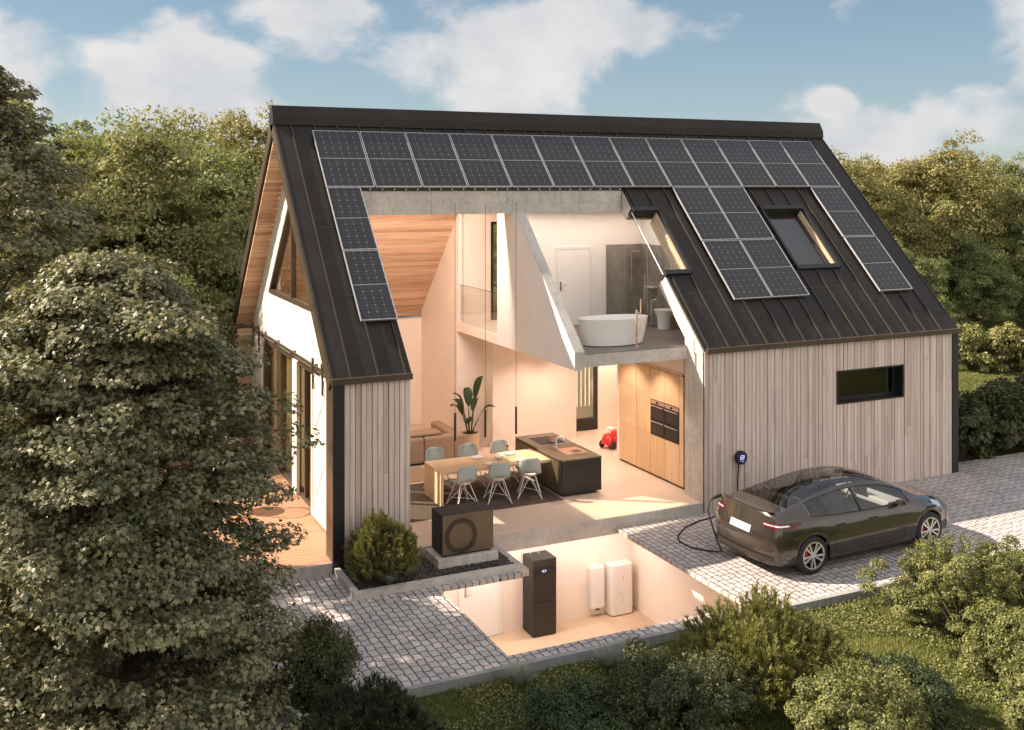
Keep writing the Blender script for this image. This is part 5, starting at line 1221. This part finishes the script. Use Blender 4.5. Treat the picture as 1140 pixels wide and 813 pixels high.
def make_pine(name, base, h, rad, label, mat, nshoot, seed, needle=.055, npn=42, cat='shrub', group=None):
    rng = np.random.default_rng(seed); x, y, z = base; root = empty(name, base, label, cat, group)
    d = unit(rng.normal(size=(nshoot, 3))); d[:, 2] = np.abs(d[:, 2])-.12; d = unit(d); r = rng.uniform(.45, 1, nshoot)**.5*(1+.22*np.sin(d[:, 0]*5+seed)*np.sin(d[:, 1]*4+1))
    T = np.array([x, y, z+h*.25])+d*r[:, None]*np.array([rad, rad, h*.70]); sd = unit(d*.8+np.array([0, 0, .9])+rng.normal(size=d.shape)*.2); Ls = h*.16*rng.uniform(.6, 1.2, nshoot)
    i = np.repeat(np.arange(nshoot), npn); n = len(i); t = rng.random((n, 1)); P = T[i]+sd[i]*t*Ls[i][:, None]
    nd = unit(sd[i]*.9+unit(rng.normal(size=(n, 3)))*.75); l = needle*rng.uniform(.7, 1.3, n)[:, None]; w_ = unit(np.cross(nd, rng.normal(size=(n, 3))))*needle*.085
    V = np.stack([P-w_, P+w_, P+nd*l], 1)
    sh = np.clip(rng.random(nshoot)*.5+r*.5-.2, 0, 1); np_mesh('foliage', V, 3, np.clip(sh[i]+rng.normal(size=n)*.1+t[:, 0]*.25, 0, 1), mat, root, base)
    m = MB()
    for k in range(min(70, nshoot)): m.tube([(x, y, z), tuple(np.array([x, y, z+h*.08])*.5+T[k]*.5), tuple(T[k]+sd[k]*Ls[k]*.7)], [.018, .012, .004], 5)
    m.build('stem', MAT['bark'], root); return root
def make_tuft(base, h, label, mat, seed, nb=700, group=None, name='ornamental_grass', spread=.9):
    rng = np.random.default_rng(seed); x, y, z = base; root = empty(name, base, label, 'ornamental grass', group); a = rng.random(nb)*2*PI; le = rng.uniform(.1, 1, nb)**.7*spread; Ln = h*rng.uniform(.7, 1.25, nb)
    o = np.stack([np.cos(a), np.sin(a), np.zeros(nb)], 1); sd = np.stack([-np.sin(a), np.cos(a), np.zeros(nb)], 1)*.0028; V = []
    P0 = np.array([x, y, z])+o*.03*h/.3*rng.random((nb, 1)); pts = []
    for q in (0, .4, .75, 1.0): pts.append(P0+o*(Ln*le*q)[:, None]+np.array([0, 0, 1])*(Ln*(q*(1-.45*le*q)))[:, None])
    for i in range(3):
        w0, w1 = (1-i*.28), (1-(i+1)*.30); V.append(np.stack([pts[i]-sd*w0, pts[i]+sd*w0, pts[i+1]+sd*w1, pts[i+1]-sd*w1], 1))
    r = rng.random(nb); np_mesh('blades', np.concatenate(V), 4, np.tile(r, 3), mat, root, base); return root
make_pine('mountain_pine', (.62, -.66, .04), .98, .56, 'round yellow-green dwarf pine in the slate bed against the corner of the house', MAT['needle'], 950, 21, .06, 46)
make_tuft((.62, -1.08, .06), .20, 'small blue-grey grass tuft in the slate bed in front of the dwarf pine', MAT['bluegrass'], 31)
make_tuft((1.12, -.72, .06), .24, 'small blue-grey grass tuft in the slate bed between the dwarf pine and the heat pump', MAT['bluegrass'], 32)
make_tuft((1.25, -4.78, GZ0), .34, 'blue-grey grass tuft below the kerb, leftmost of the three on the lawn edge', MAT['bluegrass'], 33, 900, 'grass tufts along the kerb')
make_tuft((2.62, -4.86, GZ0), .34, 'blue-grey grass tuft below the kerb, middle one of the three', MAT['bluegrass'], 34, 900, 'grass tufts along the kerb')
make_tuft((3.02, -4.80, GZ0), .34, 'blue-grey grass tuft below the kerb, rightmost of the three, next to the leafy shrubs', MAT['bluegrass'], 35, 900, 'grass tufts along the kerb')
make_pine('mountain_pine', (4.19, -6.30, GZ0), 1.12, .98, 'yellow-green spreading mountain pine in front of the car, reaching over the kerb', MAT['needle'], 1500, 51, .075, 44)
make_bush('shrub', (2.06, -7.21, GZ0), 1.12, 0.83, 'dark leafy shrub at the bottom centre, left of the big mountain pine', MAT['leaf_dark'], 44200, .038, 52)
make_bush('shrub', (1.05, -6.95, GZ0), .82, 0.79, 'low dark leafy shrub at the bottom, left of centre', MAT['leaf_dark'], 37400, .038, 53)
make_bush('shrub', (4.13, -8.18, GZ0), 1.0, .80, 'low yellow-green leafy shrub at the bottom, right of the mountain pine', MAT['leaf_bush'], 44200, .038, 54)
make_bush('shrub', (8.15, -6.05, GZ0), 1.25, .98, 'bushy leafy shrub with long shoots in front of the car bonnet', MAT['leaf_bush'], 47600, .038, 55)
make_bush('shrub', (6.4, -9.0, GZ0), 1.1, .6, 'leafy shrub in the bottom right corner', MAT['leaf_bush'], 44200, .038, 56)
make_pine('mountain_pine', (-1.2, -5.85, GZ0), .85, 0.79, 'dark low pine at the bottom, right of the big maple', MAT['needle_dark'], 1100, 57, .08, 44)
make_bush('shrub', (-1.45, -4.61, GZ0), 1.2, 0.42, 'dark airy shrub between the big maple and the pavers', MAT['leaf_dark'], 20400, .038, 58)
make_bush('shrub', (9.53, -6.25, GZ0), 1.05, 0.85, 'leafy shrub at the right edge beside the kerb', MAT['leaf_bush'], 34000, .038, 59)
make_bush('hedge_shrub', (15.98, 0.9, GZ0), 1.55, 0.72, 'dark hedge shrub right against the house corner', MAT['leaf_dark'], 16000, .11, 60, 'hedge shrubs right of the house', 70, 0.22)
make_bush('hedge_shrub', (17.88, 1.2, GZ0), 1.6, .95, 'dark hedge shrub at the right picture edge behind the paving', MAT['leaf_dark'], 16000, .11, 61, 'hedge shrubs right of the house', 70, 0.28)
make_bush('hedge_shrub', (19.9, 1.5, GZ0), 1.6, 1.1, 'dark hedge shrub just beyond the right picture edge', MAT['leaf_dark'], 12000, .11, 62, 'hedge shrubs right of the house', 70, 0.32)
make_bush('hedge_shrub', (26.80, 9.95, GZ0), 1.54, 0.87, 'sunlit clipped hedge shrub beyond the grass strip, next to the house', MAT['leaf_forest'], 9000, .11, 63, 'hedge shrubs right of the house', 70, 0.24)
make_bush('hedge_shrub', (27.85, 9.25, GZ0), 1.46, 0.86, 'sunlit clipped hedge shrub beyond the grass strip, toward the right edge', MAT['leaf_forest'], 9000, .11, 64, 'hedge shrubs right of the house', 70, 0.24)
make_bush('hedge_shrub', (29.04, 8.49, GZ0), 1.49, 0.92, 'sunlit clipped hedge shrub beyond the grass strip, at the right edge', MAT['leaf_forest'], 9000, .11, 65, 'hedge shrubs right of the house', 70, 0.26)
make_bush('shrub', (5.45, -7.55, GZ0), .62, .62, 'small low dark shrub on the lawn between the yellow-green and the right-hand shrubs', MAT['leaf_dark'], 24000, .036, 71)
make_bush('shrub', (7.75, -7.45, GZ0), .72, .72, 'spreading leafy shrub in front of the one by the car bonnet', MAT['leaf_bush'], 34000, .038, 72)
make_bush('shrub', (3.15, -6.7, GZ0), .75, .55, 'small dark shrub squeezed against the left flank of the yellow-green pine', MAT['leaf_dark'], 22000, .036, 73)
# lawn in front: blades and clover
rng = np.random.default_rng(5)
def lawn(name, n, region, hmin, hmax, wd, label, seed):
    rng = np.random.default_rng(seed); x0, x1, y0, y1 = region; P = np.stack([rng.uniform(x0, x1, n), rng.uniform(y0, y1, n), np.full(n, GZ0)], 1)
    k = np.sin(P[:, 0]*1.7+np.sin(P[:, 1]*2.1))*np.sin(P[:, 1]*1.3+1)*.5+.5; h = (hmin+(hmax-hmin)*k*rng.random(n))[:, None]
    a = rng.random(n)*2*PI; s_ = np.stack([np.cos(a), np.sin(a), np.zeros(n)], 1)*wd; ln = rng.normal(size=(n, 3))*.45; ln[:, 2] = 1; tip = P+unit(ln)*h
    o = np_mesh(name, np.stack([P-s_, P+s_, tip], 1), 3, np.clip(k*.5+rng.random(n)*.6-.1, 0, 1), MAT['blade'], None); return tag(o, label, 'grass', kind='stuff')
lawn('grass', 190000, (-1.5, 14, -10.5, -4.49), .03, .10, .006, 'short grass and clover of the front lawn below the kerb', 6)
def clover(n, region, seed):
    rng = np.random.default_rng(seed); x0, x1, y0, y1 = region; P = np.stack([rng.uniform(x0, x1, n), rng.uniform(y0, y1, n), GZ0+rng.uniform(.02, .11, n)], 1)
    k = np.sin(P[:, 0]*2.3+2)*np.sin(P[:, 1]*2.9+P[:, 0]); P = P[k > -.15]; nrm = unit(rng.normal(size=P.shape)*.5+np.array([0, 0, 1]))
    o = np_mesh('ground_cover', leaves(P, nrm, .035, rng, 1, .8), 4, rng.random(len(P)), MAT['leaf_bush'], None); tag(o, 'low clover-like ground cover spreading through the front lawn', 'ground cover', kind='stuff')
clover(60000, (-1.0, 9, -8.5, -4.6), 8)
lawn('grass', 60000, (16.5, 40, 2, 26), .05, .14, .014, 'sunlit grass strip between the two hedges right of the house', 9)
